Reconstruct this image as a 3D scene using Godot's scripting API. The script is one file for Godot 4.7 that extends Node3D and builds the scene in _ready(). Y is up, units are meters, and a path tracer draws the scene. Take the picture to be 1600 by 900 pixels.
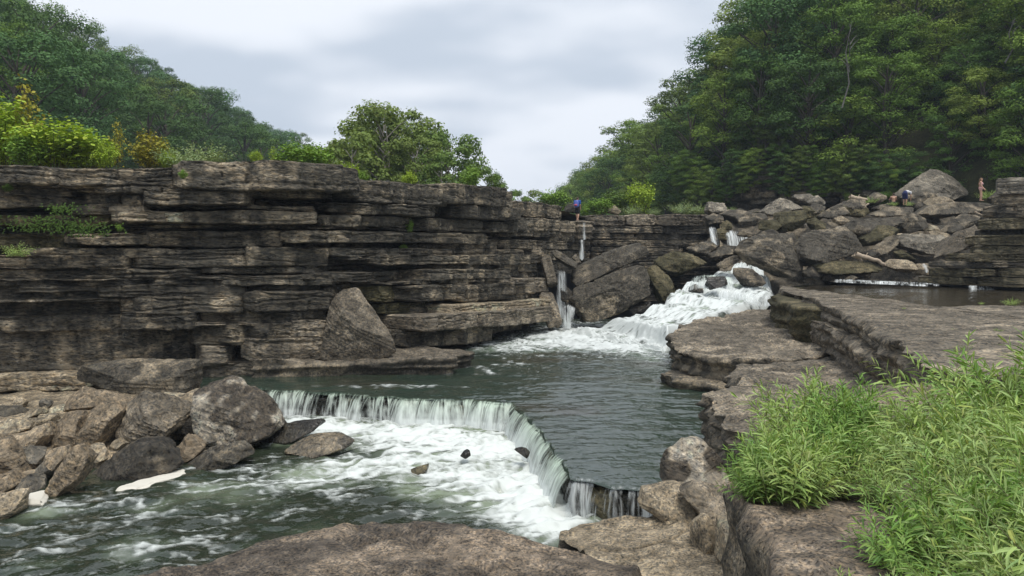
extends Node3D
# A stepped limestone gorge: bedded cliff, pool with a curved low waterfall, rapids, boulders, wooded hills, overcast sky.

const F := 1208.0          # focal length in photograph pixels (1600 wide)
const EYE := 5.15          # eye height above the lower river
const HORIZON := 400.0
const POOL := 0.75         # level of the upper pool
var pitch := -atan((450.0 - HORIZON) / F)

var taken := {}
var rng := RandomNumberGenerator.new()
var na := FastNoiseLite.new()   # coarse
var nb := FastNoiseLite.new()   # fine
var nw := FastNoiseLite.new()   # ridged
var M := {}
var sphere_cache := {}

# ---------------------------------------------------------------- helpers
func ray(px: float, py: float) -> Vector3:
	var c := Vector3((px - 800.0) / F, (450.0 - py) / F, -1.0)
	return c.rotated(Vector3.RIGHT, pitch)

func at(px: float, py: float, d: float) -> Vector3:      # point at depth d along that pixel's direction
	var r := ray(px, py)
	return Vector3(0, EYE, 0) + r * (d / -r.z)

func on(px: float, py: float, y: float) -> Vector3:      # point where that direction meets the level y
	var r := ray(px, py)
	return Vector3(0, EYE, 0) + r * ((y - EYE) / r.y)

func numbered(called: String) -> String:
	var n: int = taken.get(called, -1) + 1
	taken[called] = n
	return called if n == 0 else "%s_%03d" % [called, n]

func tag(o: Node, label := "", category := "", group := "", kind := "") -> Node:
	if label: o.set_meta("label", label)
	if category: o.set_meta("category", category)
	if group: o.set_meta("group", group)
	if kind: o.set_meta("kind", kind)
	return o

func holder(called: String, where: Vector3, turn := 0.0) -> Node3D:
	var o := Node3D.new()
	o.name = numbered(called)
	add_child(o)
	o.position = where
	o.rotation.y = turn
	return o

func put(called: String, mesh: Mesh, m: Material, parent: Node = null, where := Vector3.ZERO) -> MeshInstance3D:
	var o := MeshInstance3D.new()
	o.mesh = mesh
	o.material_override = m
	if parent == null or parent == self:
		o.name = numbered(called)
		add_child(o)
	else:
		o.name = called
		parent.add_child(o, true)
	o.position = where
	return o

func arrays_mesh(v: PackedVector3Array, idx: PackedInt32Array, c := PackedColorArray(), smooth := true, n := PackedVector3Array()) -> ArrayMesh:
	var a := []
	a.resize(Mesh.ARRAY_MAX)
	a[Mesh.ARRAY_VERTEX] = v
	if c.size(): a[Mesh.ARRAY_COLOR] = c
	if n.size(): a[Mesh.ARRAY_NORMAL] = n
	if idx.size(): a[Mesh.ARRAY_INDEX] = idx
	if smooth and n.size() == 0:
		var nn := PackedVector3Array()
		nn.resize(v.size())
		for k in range(0, idx.size(), 3):
			var i0 := idx[k]
			var i1 := idx[k + 1]
			var i2 := idx[k + 2]
			var f := (v[i2] - v[i0]).cross(v[i1] - v[i0])
			nn[i0] += f
			nn[i1] += f
			nn[i2] += f
		for k in nn.size():
			nn[k] = nn[k].normalized()
		a[Mesh.ARRAY_NORMAL] = nn
	var m := ArrayMesh.new()
	m.add_surface_from_arrays(Mesh.PRIMITIVE_TRIANGLES, a)
	return m

func grid_index(cols: int, rows: int, flip := false, wrap := false) -> PackedInt32Array:   # vertex = col * rows + row
	var idx := PackedInt32Array()
	var last := cols if wrap else cols - 1
	idx.resize(last * (rows - 1) * 6)
	var k := 0
	for i in last:
		var i2 := (i + 1) % cols
		for j in rows - 1:
			var a := i * rows + j
			var b := i2 * rows + j
			var c := b + 1
			var d := a + 1
			if flip:
				var t := b
				b = d
				d = t
			idx[k] = a
			idx[k + 1] = b
			idx[k + 2] = c
			idx[k + 3] = a
			idx[k + 4] = c
			idx[k + 5] = d
			k += 6
	return idx

func lin(r: float, g: float, b: float) -> Color:
	return Color(r, g, b).linear_to_srgb()

func sstep(a: float, b: float, x: float) -> float:
	return smoothstep(a, b, x)

func table(xs: Array, x: float) -> float:      # xs = [[x, value], ...] ascending
	if x <= xs[0][0]: return xs[0][1]
	for k in range(1, xs.size()):
		if x <= xs[k][0]:
			return lerpf(xs[k - 1][1], xs[k][1], (x - xs[k - 1][0]) / (xs[k][0] - xs[k - 1][0]))
	return xs[-1][1]

# ---------------------------------------------------------------- materials
func seamless(size: int, freq: float, oct: int, sd: int, ridged := false) -> PackedByteArray:
	var n := FastNoiseLite.new()
	n.seed = sd
	n.noise_type = FastNoiseLite.TYPE_SIMPLEX_SMOOTH
	n.frequency = freq
	n.fractal_type = FastNoiseLite.FRACTAL_RIDGED if ridged else FastNoiseLite.FRACTAL_FBM
	n.fractal_octaves = oct
	n.fractal_gain = 0.55
	var im := n.get_seamless_image(size, size, false, false, 0.15, true)
	im.convert(Image.FORMAT_L8)
	return im.get_data()

func rock_textures() -> Array:
	var s := 768
	var a := seamless(s, 0.006, 6, 11)
	var b := seamless(s, 0.03, 5, 23)
	var c := seamless(s, 0.012, 5, 37, true)
	var d := seamless(s, 0.055, 3, 51)
	var col := PackedByteArray()
	var hgt := PackedByteArray()
	col.resize(s * s * 3)
	hgt.resize(s * s)
	for k in s * s:
		var fa := a[k] / 255.0
		var fb := b[k] / 255.0
		var fc := c[k] / 255.0
		var fd := d[k] / 255.0
		var h := clampf(0.40 * fb + 0.35 * fa + 0.25 * (1.0 - fc) , 0.0, 1.0)
		var pit := sstep(0.36, 0.24, fd)
		h = clampf(h - 0.35 * pit, 0.0, 1.0)
		var t := 0.63 + 0.46 * (fb - 0.5) + 0.32 * (fa - 0.5) - 0.26 * sstep(0.72, 0.95, fc) - 0.18 * pit
		var lichen := sstep(0.70, 0.80, fd) * sstep(0.50, 0.62, fa)      # pale lichen flecks
		t = clampf(t, 0.16, 0.95)
		t = lerpf(t, 1.0, lichen * 0.8)
		var warm := (fb - 0.5) * 0.14 * (1.0 - lichen)
		col[k * 3] = int(255.0 * clampf(t * (1.0 + warm), 0.0, 1.0))
		col[k * 3 + 1] = int(255.0 * clampf(t * (0.99 + 0.2 * warm), 0.0, 1.0))
		col[k * 3 + 2] = int(255.0 * clampf(t * (0.965 - warm), 0.0, 1.0))
		hgt[k] = int(255.0 * h)
	var ci := Image.create_from_data(s, s, false, Image.FORMAT_RGB8, col)
	var hi := Image.create_from_data(s, s, false, Image.FORMAT_L8, hgt)
	return [ImageTexture.create_from_image(ci), ImageTexture.create_from_image(hi)]

func rock_material(tex: Array, sc: Vector3, bump: float, rough := 0.88) -> StandardMaterial3D:
	var m := StandardMaterial3D.new()
	m.vertex_color_use_as_albedo = true
	m.albedo_texture = tex[0]
	m.roughness = rough
	m.metallic_specular = 0.35
	m.uv1_triplanar = true
	m.uv1_world_triplanar = true
	m.uv1_triplanar_sharpness = 4.0
	m.uv1_scale = sc
	m.heightmap_enabled = true
	m.heightmap_texture = tex[1]
	m.heightmap_scale = bump
	return m

func leaf_material(r: float, g: float, b: float, through := 0.55) -> StandardMaterial3D:
	var m := StandardMaterial3D.new()
	m.albedo_color = lin(r, g, b)
	m.vertex_color_use_as_albedo = true
	m.roughness = 0.75
	m.metallic_specular = 0.2
	m.cull_mode = BaseMaterial3D.CULL_DISABLED
	m.backlight_enabled = true
	m.backlight = Color(through, through, through * 0.6)
	return m

func plain(r: float, g: float, b: float, rough := 0.8) -> StandardMaterial3D:
	var m := StandardMaterial3D.new()
	m.albedo_color = lin(r, g, b)
	m.roughness = rough
	return m

func make_materials() -> void:
	var tex := rock_textures()
	M.cliff = rock_material(tex, Vector3(0.13, 0.36, 0.13), 8.0)
	M.rock = rock_material(tex, Vector3(0.30, 0.34, 0.30), 4.0)
	M.near = rock_material(tex, Vector3(0.62, 0.62, 0.62), 1.8)
	M.wet = rock_material(tex, Vector3(0.3, 0.3, 0.3), 3.0, 0.25)
	M.soil = rock_material(tex, Vector3(0.2, 0.2, 0.2), 3.0, 1.0)
	# water: dark body colour, smooth surface that mirrors the sky
	var wv := seamless(512, 0.018, 4, 71)
	var wi := Image.create_from_data(512, 512, false, Image.FORMAT_L8, wv)
	var wt := ImageTexture.create_from_image(wi)
	var w := StandardMaterial3D.new()
	w.vertex_color_use_as_albedo = true
	w.roughness = 0.06
	w.metallic_specular = 0.42
	w.uv1_triplanar = true
	w.uv1_world_triplanar = true
	w.uv1_scale = Vector3(0.33, 0.33, 0.33)
	w.heightmap_enabled = true
	w.heightmap_texture = wt
	w.heightmap_scale = 1.6
	M.water = w
	var fo := StandardMaterial3D.new()
	fo.vertex_color_use_as_albedo = true
	fo.transparency = BaseMaterial3D.TRANSPARENCY_ALPHA
	fo.roughness = 0.55
	fo.metallic_specular = 0.4
	fo.cull_mode = BaseMaterial3D.CULL_DISABLED
	M.foam = fo
	var cu := fo.duplicate()
	cu.roughness = 0.3
	cu.backlight_enabled = true
	cu.backlight = Color(0.35, 0.38, 0.36)
	M.fall = cu
	# foliage
	M.greens = [leaf_material(0.108, 0.192, 0.046), leaf_material(0.143, 0.237, 0.048), leaf_material(0.200, 0.292, 0.058), leaf_material(0.102, 0.195, 0.070), leaf_material(0.154, 0.218, 0.055), leaf_material(0.084, 0.150, 0.046), leaf_material(0.236, 0.310, 0.072)]
	M.lime = leaf_material(0.370, 0.490, 0.070, 0.7)
	M.bright = leaf_material(0.225, 0.360, 0.070, 0.6)
	M.gold = leaf_material(0.36, 0.33, 0.06, 0.6)
	M.olive = leaf_material(0.215, 0.285, 0.080, 0.7)
	M.sycamore = leaf_material(0.160, 0.245, 0.065, 0.6)
	M.pale = leaf_material(0.320, 0.410, 0.210, 0.6)
	M.willow = leaf_material(0.335, 0.460, 0.135, 0.55)
	M.willow_deep = leaf_material(0.240, 0.385, 0.110, 0.55)
	M.willow_pale = leaf_material(0.370, 0.490, 0.190, 0.55)
	M.dry = leaf_material(0.36, 0.28, 0.14, 0.3)
	M.willow.roughness = 0.5
	M.willow.metallic_specular = 0.45
	M.ivy = leaf_material(0.075, 0.130, 0.028, 0.6)
	M.bark = plain(0.07, 0.058, 0.045, 0.95)
	M.pale_bark = plain(0.22, 0.20, 0.17, 0.9)
	M.dead = plain(0.13, 0.125, 0.11, 0.9)
	M.twig = plain(0.12, 0.115, 0.05, 0.85)
	M.scum = rock_material(tex, Vector3(2, 2, 2), 1.0, 0.7)
	M.scum.albedo_texture = null
	M.scum.vertex_color_use_as_albedo = false
	M.scum.albedo_color = lin(0.72, 0.69, 0.60)
	M.drift = plain(0.42, 0.34, 0.25, 0.9)

# rock colours (linear, multiplied by the texture, whose mean is about 0.3)
var TONES := {
	"dark": [Color(0.135, 0.124, 0.106), Color(0.47, 0.40, 0.30)],
	"mid": [Color(0.215, 0.196, 0.163), Color(0.62, 0.53, 0.40)],
	"tan": [Color(0.62, 0.525, 0.39), Color(0.90, 0.76, 0.56)],
	"pale": [Color(0.68, 0.58, 0.43), Color(0.98, 0.87, 0.66)],
	"grey": [Color(0.40, 0.367, 0.31), Color(0.70, 0.635, 0.525)],
	"brown": [Color(0.54, 0.44, 0.32), Color(0.86, 0.71, 0.52)],
	"mossy": [Color(0.18, 0.165, 0.095), Color(0.38, 0.33, 0.20)],
	"olive": [Color(0.28, 0.25, 0.165), Color(0.56, 0.485, 0.33)],
	"bed": [Color(0.200, 0.183, 0.152), Color(0.62, 0.53, 0.40)],
	"rust": [Color(0.26, 0.222, 0.185), Color(0.56, 0.46, 0.36)],
	"slab": [Color(0.37, 0.325, 0.262), Color(0.70, 0.605, 0.475)],
	"lichen": [Color(0.23, 0.20, 0.165), Color(0.94, 0.85, 0.71)],
	"black": [Color(0.07, 0.065, 0.058), Color(0.13, 0.12, 0.10)],
}

func rock_color(p: Vector3, tone: String, sd: float, spread := 1.0) -> Color:
	var t: Array = TONES[tone]
	var k := na.get_noise_3d(p.x * 9.0 * spread + sd, p.y * 16.0 * spread, p.z * 9.0 * spread) * 0.9 + nb.get_noise_3d(p.x * 9.0 + sd, p.y * 9.0, p.z * 9.0) * 0.85
	var c: Color = t[0].lerp(t[1], sstep(-0.04, 0.42, k) if tone != "lichen" else sstep(-0.04, 0.16, k))
	var f := 1.0 + 0.38 * nb.get_noise_3d(p.x * 30.0, p.y * 40.0 + sd, p.z * 30.0)
	c = Color(c.r * f, c.g * f, c.b * f)
	return c

# ---------------------------------------------------------------- bedded rock
var wall_step := 0.07

func wall_point(path: Array, px: float) -> Vector2:      # plan position (x, z) of the wall at that column
	var d := table(path, px)
	var r := ray(px, 400.0)
	return Vector2(r.x / -r.z * d, -d)

func slab(parent: Node3D, path: Array, e: Array, sd: float, called := "rock_slab", back := 1.3, mat: Material = null) -> void:
	var x0: float = e[0]
	var x1: float = e[1]
	var y0: float = e[2]
	var y1: float = e[3]
	var prot: float = e[4]
	var tone: String = e[5] if e.size() > 5 else "bed"
	var w0 := wall_point(path, x0)
	var w1 := wall_point(path, x1)
	var length := w0.distance_to(w1)
	var n := maxi(5, int(length / wall_step))
	var v := PackedVector3Array()
	var c := PackedColorArray()
	var top_a := at(x0, y0, table(path, x0) - prot).y
	var top_b := at(x1, y0, table(path, x1) - prot).y
	var bot_a := at(x0, y1, table(path, x0) - prot).y
	var bot_b := at(x1, y1, table(path, x1) - prot).y
	# beds lie level: lean each end towards the mean
	var top_m := (top_a + top_b) * 0.5
	var bot_m := (bot_a + bot_b) * 0.5
	top_a = lerpf(top_a, top_m, 0.5); top_b = lerpf(top_b, top_m, 0.5)
	bot_a = lerpf(bot_a, bot_m, 0.5); bot_b = lerpf(bot_b, bot_m, 0.5)
	var thick := maxf(0.08, top_m - bot_m)
	var rows := clampi(int(thick / 0.036) + 6, 10, 26)
	var round_r := minf(0.035, thick * 0.15)
	var cut0 := minf(length * 0.3, 0.10 + 1.8 * absf(nb.get_noise_1d(sd * 7.1)))
	var cut1 := minf(length * 0.3, 0.10 + 1.8 * absf(nb.get_noise_1d(sd * 5.3 + 99.0)))
	var notch := [0.2 + 0.6 * absf(sin(sd * 12.9)), 0.15 + 0.7 * absf(sin(sd * 78.2)), 0.1 + 0.8 * absf(sin(sd * 37.7))]
	var shade := 0.80 + 0.5 * absf(sin(sd * 4.37))
	for i in n + 3:
		var f := clampf((i - 1.0) / n, 0.0, 1.0)
		var px := lerpf(x0, x1, f)
		var w := wall_point(path, px)
		var wn := wall_point(path, px + 2.0) - wall_point(path, px - 2.0)
		var out := Vector2(-wn.y, wn.x).normalized()
		if out.dot(-w) < 0.0: out = -out
		var s := f * length
		var ends := minf(sstep(-0.02, cut0, s), sstep(-0.02, cut1, length - s))
		var front := prot + na.get_noise_2d(s * 14.0 + sd * 31.0, sd * 17.0) * 0.42 + nb.get_noise_2d(s * 9.0, sd * 13.0) * 0.08 + floorf(nb.get_noise_2d(s * 6.0, sd * 19.0) * 6.0) * 0.045 - (1.0 - ends) * 0.55
		var yt := lerpf(top_a, top_b, f) + na.get_noise_2d(s * 16.0, sd * 23.0 + 7.0) * 0.06 + nb.get_noise_2d(s * 14.0, sd * 3.0) * 0.03 - (1.0 - ends) * thick * 0.10
		var yb := lerpf(bot_a, bot_b, f) + na.get_noise_2d(s * 18.0, sd * 29.0 + 55.0) * 0.07 + nb.get_noise_2d(s * 14.0, sd * 9.0 + 70.0) * 0.03 + (1.0 - ends) * thick * 0.12 + thick * 0.05
		if yb > yt - 0.04: yb = yt - 0.04
		var cap := i == 0 or i == n + 2
		for j in rows:
			var g := float(j) / (rows - 1)
			var y := yt
			var o := front
			if j == 0:
				o = -back
			elif j == rows - 1:
				o = -back
				y = yb
			else:
				var h := float(j - 1) / (rows - 3)      # down the face
				h = clampf((h - 0.5) * 1.12 + 0.5 + 0.0, 0.0, 1.0) if j > 1 and j < rows - 2 else h
				y = lerpf(yt, yb, h)
				var e_top := (yt - y) / round_r
				var e_bot := (y - yb) / round_r
				if e_top < 1.0: o -= round_r * (1.0 - sqrt(maxf(0.0, 1.0 - (1.0 - e_top) * (1.0 - e_top)))) 
				if e_bot < 1.0: o -= round_r * 1.5 * (1.0 - sqrt(maxf(0.0, 1.0 - (1.0 - e_bot) * (1.0 - e_bot))))
				var q := Vector3(w.x, y, w.y)
				o += nb.get_noise_3d(q.x * 1.6, q.y * 22.0 + sd * 3.0, q.z * 1.6) * 0.07
				o += nb.get_noise_3d(q.x * 12.0, q.y * 14.0, q.z * 12.0) * 0.05
				for q2 in 3:
					var hn: float = notch[q2] + nb.get_noise_2d(s * 4.0, q2 * 40.0 + sd) * 0.25
					var dh := (h - hn) * thick / 0.022
					o -= 0.09 * exp(-dh * dh) * sstep(-0.15, 0.15, nb.get_noise_2d(s * 3.0 + 50.0, sd + q2 * 9.0))
				var crack := na.get_noise_2d(s * 30.0 + sd * 11.0, y * 4.0)
				if absf(crack) < 0.02: o -= 0.10
			if cap: o = -back
			var p := Vector3(w.x + out.x * o, y, w.y + out.y * o)
			v.append(p)
			var rc := rock_color(p, tone, 0.0)
			c.append(Color(rc.r * shade, rc.g * shade, rc.b * shade))
	put(called, arrays_mesh(v, grid_index(n + 3, rows, false), c), mat if mat else M.cliff, parent)

func bed_core(parent: Node3D, path: Array, x0: float, x1: float, ylow: float, yhigh: float, set_back: float, tone: String, sd: int, called := "bedrock_face", coarse := 1.0) -> void:
	# the rock behind and between the slabs: thin uneven beds, joined into one part
	var r := RandomNumberGenerator.new()
	r.seed = sd
	var w0 := wall_point(path, x0)
	var total := 0.0
	var cols := []
	var px := x0
	var prev := w0
	while px < x1:
		var w := wall_point(path, px)
		total += w.distance_to(prev)
		prev = w
		cols.append([px, total])
		px += 1.6
	var beds := []
	var y := ylow
	while y < yhigh:
		var t := r.randf_range(0.08, 0.3) * coarse
		beds.append([y, y + t, r.randf_range(-0.35, 0.25) * coarse, r.randf() * 100.0])
		y += t
	var v := PackedVector3Array()
	var c := PackedColorArray()
	var rows := beds.size() * 5
	for q in cols:
		var w := wall_point(path, q[0])
		var wn := wall_point(path, q[0] + 2.0) - wall_point(path, q[0] - 2.0)
		var out := Vector2(-wn.y, wn.x).normalized()
		if out.dot(-w) < 0.0: out = -out
		for b in beds:
			var t: float = b[1] - b[0]
			var base: float = b[2] + na.get_noise_2d(q[1] * 12.0, b[3]) * 0.5 * coarse - set_back
			for k in 5:
				var h: float = [0.03, 0.14, 0.5, 0.86, 0.97][k]
				var o: float = base - [0.14, 0.02, 0.0, 0.02, 0.12][k]
				var yy: float = b[0] + t * h + na.get_noise_2d(q[1] * 14.0, b[3] + 9.0) * 0.05
				o += nb.get_noise_3d(w.x * 14.0, yy * 16.0, w.y * 14.0) * 0.08
				var p := Vector3(w.x + out.x * o, yy, w.y + out.y * o)
				v.append(p)
				c.append(rock_color(p, tone, 0.0))
	var o2 := put(called, arrays_mesh(v, grid_index(cols.size(), rows, true), c), M.cliff, parent)
	o2.set_meta("kind", "stuff")

# ---------------------------------------------------------------- boulders
func icosphere(sub: int) -> Array:
	if sphere_cache.has(sub): return sphere_cache[sub]
	var t := (1.0 + sqrt(5.0)) / 2.0
	var v := PackedVector3Array()
	for p in [Vector3(-1, t, 0), Vector3(1, t, 0), Vector3(-1, -t, 0), Vector3(1, -t, 0), Vector3(0, -1, t), Vector3(0, 1, t), Vector3(0, -1, -t), Vector3(0, 1, -t), Vector3(t, 0, -1), Vector3(t, 0, 1), Vector3(-t, 0, -1), Vector3(-t, 0, 1)]:
		v.append(p.normalized())
	var f := PackedInt32Array([0, 11, 5, 0, 5, 1, 0, 1, 7, 0, 7, 10, 0, 10, 11, 1, 5, 9, 5, 11, 4, 11, 10, 2, 10, 7, 6, 7, 1, 8, 3, 9, 4, 3, 4, 2, 3, 2, 6, 3, 6, 8, 3, 8, 9, 4, 9, 5, 2, 4, 11, 6, 2, 10, 8, 6, 7, 9, 8, 1])
	for s in sub:
		var mid := {}
		var f2 := PackedInt32Array()
		for k in range(0, f.size(), 3):
			var m := [0, 0, 0]
			for j in 3:
				var a := f[k + j]
				var b := f[k + (j + 1) % 3]
				var key := mini(a, b) * 100000 + maxi(a, b)
				if not mid.has(key):
					mid[key] = v.size()
					v.append(((v[a] + v[b]) * 0.5).normalized())
				m[j] = mid[key]
			f2.append_array(PackedInt32Array([f[k], m[0], m[2], f[k + 1], m[1], m[0], f[k + 2], m[2], m[1], m[0], m[1], m[2]]))
		f = f2
	# clockwise fronts
	for k in range(0, f.size(), 3):
		var t2 := f[k + 1]
		f[k + 1] = f[k + 2]
		f[k + 2] = t2
	sphere_cache[sub] = [v, f]
	return sphere_cache[sub]

# A rock whose outline is poly (photograph pixels) at depth d, thick metres deep.
func boulder(called: String, poly: PackedVector2Array, d: float, thick: float, tone: String, sd: int, label: String, category := "boulder", group := "", sub := 4, bed := Vector3(0.1, 1, 0.2), rounded := 60.0, crag := 1.0, mat: Material = null) -> MeshInstance3D:
	var r := RandomNumberGenerator.new()
	r.seed = sd
	var pts := PackedVector2Array()
	var mid := Vector2.ZERO
	for p in poly: mid += p
	mid /= poly.size()
	var centre := at(mid.x, mid.y, d)
	for p in poly:
		var q := at(p.x, p.y, d)
		pts.append(Vector2(q.x - centre.x, q.y - centre.y) * 1.03)
	var hull := Geometry2D.convex_hull(pts)
	var pn := PackedVector3Array()
	var ph := PackedFloat32Array()
	var size := 0.0
	for k in hull.size() - 1:
		var a := hull[k]
		var b := hull[k + 1]
		if a.distance_to(b) < 0.02: continue
		var n := Vector2((b - a).y, -(b - a).x).normalized()
		var h := n.dot(a)
		if h < 0.0:
			n = -n
			h = -h
		h = maxf(h, 0.03)
		size = maxf(size, a.length())
		var tf := r.randf_range(-0.05, 0.22)
		pn.append(Vector3(n.x * cos(tf), n.y * cos(tf), sin(tf))); ph.append(h * cos(tf))
		if n.y > 0.5:
			var tt := r.randf_range(0.45, 0.75)
			pn.append(Vector3(n.x * cos(tt), n.y * cos(tt), sin(tt))); ph.append(h * cos(tt))
		if r.randf() < 0.4:
			var tb := r.randf_range(0.3, 0.6)
			pn.append(Vector3(n.x * cos(tb), n.y * cos(tb), -sin(tb))); ph.append(h * cos(tb))
	for k in 3:      # broken corners
		var cn := Vector3(r.randf_range(-1, 1), r.randf_range(-0.4, 1), r.randf_range(-0.3, 1)).normalized()
		pn.append(cn); ph.append(maxf(0.05, r.randf_range(0.70, 0.92) * Vector3(cn.x * size, cn.y * size * 0.8, cn.z * thick * 0.5).length()))
	for k in 3:
		var fn := Vector3(r.randf_range(-0.45, 0.45), r.randf_range(-0.15, 0.5), 1.0).normalized()
		pn.append(fn); ph.append(thick * r.randf_range(0.42, 0.55))
	pn.append(Vector3(r.randf_range(-0.2, 0.2), 0.1, -1).normalized()); ph.append(thick * 0.5)
	var base: Array = icosphere(sub)
	var dirs: PackedVector3Array = base[0]
	var v := PackedVector3Array()
	var c := PackedColorArray()
	v.resize(dirs.size())
	c.resize(dirs.size())
	var bn := bed.normalized()
	var amp := clampf(size, 0.12, 1.3) * crag
	var low := 1e9
	var off := Vector3(sd * 3.7, sd * 1.3, sd * 2.1)
	for k in dirs.size():
		var u := dirs[k]
		# stretch the directions so that samples spread over long shapes
		var sum := 0.0
		for j in pn.size():
			var q := u.dot(pn[j]) / ph[j]
			if q > 0.0: sum += pow(q, rounded)
		var rad := pow(sum, -1.0 / rounded)
		var p := u * rad
		var w := p + centre
		var s := bn.dot(p)
		var ridge := nb.get_noise_2d(s * 46.0 / maxf(0.6, amp) + sd, (p.x + p.z) * 3.0)
		var lump := na.get_noise_3d(w.x * 26.0 + off.x, w.y * 26.0, w.z * 26.0)
		var fine := nb.get_noise_3d(w.x * 20.0, w.y * 20.0, w.z * 20.0 + off.z)
		var chip := nw.get_noise_3d(w.x * 16.0 + off.x, w.y * 16.0, w.z * 16.0)
		rad += amp * (ridge * 0.045 + lump * 0.03 + fine * 0.034 - maxf(0.0, chip - 0.35) * 0.10)
		p = u * maxf(rad, 0.02)
		v[k] = p
		low = minf(low, p.y)
		c[k] = rock_color(p + centre, tone, off.x, 1.0)
	for k in v.size(): v[k].y -= low
	var o := put(called, arrays_mesh(v, base[1], c, false), mat if mat else M.rock, null, centre + Vector3(0, low, 0))
	tag(o, label, category, group)
	return o

func zoomed(flat: Array, ox: float, oy: float, k: float) -> PackedVector2Array:
	var out := PackedVector2Array()
	for i in range(0, flat.size(), 2):
		out.append(Vector2(ox + flat[i] / k, oy + flat[i + 1] / k))
	return out

# A flat-lying ledge: outline in plan (clockwise or not), top level, bottom level, beds stepping on the side.
func ledge(called: String, plan: PackedVector2Array, top: float, bottom: float, tone: String, sd: int, label: String, opts := {}) -> MeshInstance3D:
	var step: float = opts.get("step", 0.08)
	var rings: int = opts.get("rings", 26)
	var rough: float = opts.get("rough", 0.07)
	var wob: float = opts.get("wob", 1.0)
	var tilt: Vector2 = opts.get("tilt", Vector2.ZERO)
	var mid := Vector2.ZERO
	for p in plan: mid += p
	mid /= plan.size()
	mid = opts.get("mid", mid)
	if Geometry2D.is_polygon_clockwise(plan):
		plan = plan.duplicate()
		plan.reverse()
	var edge := PackedVector2Array()
	for k in plan.size():
		var a := plan[k]
		var b := plan[(k + 1) % plan.size()]
		var n := maxi(1, int(a.distance_to(b) / step))
		for j in n:
			edge.append(a.lerp(b, float(j) / n))
	var thick := top - bottom
	var side := clampi(int(thick / opts.get("side", 0.07)), 5, 26)
	var rows := rings + side
	var v := PackedVector3Array()
	var c := PackedColorArray()
	var cols := edge.size()
	var tone2: String = opts.get("face", tone)
	for i in cols:
		var e := edge[i]
		var tg := edge[(i + 2) % cols] - edge[(i - 2 + cols) % cols]
		var out := Vector2(tg.y, -tg.x).normalized()
		if out.dot(e - mid) < 0.0: out = -out
		e += out * wob * (na.get_noise_2d(e.x * 22.0 + sd, e.y * 22.0) * 0.28 + nb.get_noise_2d(e.x * 12.0, e.y * 12.0 + sd) * 0.10)
		for j in rows:
			if j < rings:
				var g := 1.0 - pow(1.0 - float(j) / (rings - 1), 1.35)
				var q := mid.lerp(e, g)
				var drop := 0.0
				var dist := q.distance_to(e)
				if dist < 0.05: drop = 0.03 * pow(1.0 - dist / 0.05, 2.0)
				var y := top + tilt.dot(q - mid) - drop
				y += na.get_noise_2d(q.x * 16.0 + sd * 3.0, q.y * 16.0) * rough * 1.6
				y += nb.get_noise_2d(q.x * 10.0, q.y * 10.0 + sd) * rough * 0.8
				var cr := na.get_noise_2d(q.x * 9.0 + 300.0 + sd, q.y * 9.0)
				y -= rough * 1.1 * sstep(0.03, 0.0, absf(cr))
				# scabby layers a few centimetres thick
				y += rough * 0.75 * (floorf((na.get_noise_2d(q.x * 13.0, q.y * 13.0 + 80.0 + sd) + 0.25 * nb.get_noise_2d(q.x * 14.0, q.y * 14.0)) * 6.0) / 2.5)
				var p := Vector3(q.x, y, q.y)
				v.append(p)
				c.append(rock_color(p, tone, sd, 1.3))
			else:
				var h := float(j - rings + 1) / side
				var y2 := lerpf(top + tilt.dot(e - mid) - 0.05, bottom, h)
				var under := opts.get("under", 0.12) as float
				var o := (floorf(nb.get_noise_2d(y2 * 34.0 + sd * 7.0, (e.x + e.y) * 1.2) * 5.0) * 0.045 + nb.get_noise_2d(y2 * 30.0 + sd * 7.0, (e.x + e.y) * 1.5) * 0.08) * wob - under * h * h * 2.0
				o += nb.get_noise_3d(e.x * 12.0, y2 * 14.0, e.y * 12.0) * 0.10
				o += 0.02
				var p2 := Vector3(e.x + out.x * o, y2, e.y + out.y * o)
				v.append(p2)
				c.append(rock_color(p2, tone2, sd, 1.0))
	var base := Vector3(mid.x, bottom, mid.y)
	for k in v.size(): v[k] -= base
	var m: Material = opts.get("mat", M.rock)
	var o3 := put(called, arrays_mesh(v, grid_index(cols, rows, false, true), c), m, null, base)
	tag(o3, label, opts.get("category", "rock ledge"), opts.get("group", ""))
	return o3

func plan_px(flat: Array, y: float) -> PackedVector2Array:      # pixels on the level y -> plan outline
	var out := PackedVector2Array()
	for i in range(0, flat.size(), 2):
		var p := on(flat[i], flat[i + 1], y)
		out.append(Vector2(p.x, p.z))
	return out

# ---------------------------------------------------------------- water
var lip := PackedVector2Array()          # plan of the falls' edge, from the cliff to the near bank
var churn_low := []
var churn_pool := []

func lip_depth(x: float) -> float:
	for k in range(1, lip.size()):
		if x <= lip[k].x:
			var a := lip[k - 1]
			var b := lip[k]
			return -lerpf(a.y, b.y, clampf((x - a.x) / maxf(0.001, b.x - a.x), 0.0, 1.0))
	return -lip[lip.size() - 1].y

func blob_list(src: Array, y: float) -> Array:
	var out := []
	for b in src:
		var p := on(b[0], b[1], y)
		out.append([p.x, p.z, b[2], b[3], b[4]])
	return out

func churn(list: Array, x: float, z: float) -> float:
	var s := 0.0
	for b in list:
		var dx: float = (x - b[0]) / b[2]
		var dz: float = (z - b[1]) / b[3]
		var q := dx * dx + dz * dz
		if q < 7.0: s += b[4] * exp(-q)
	return s

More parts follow.
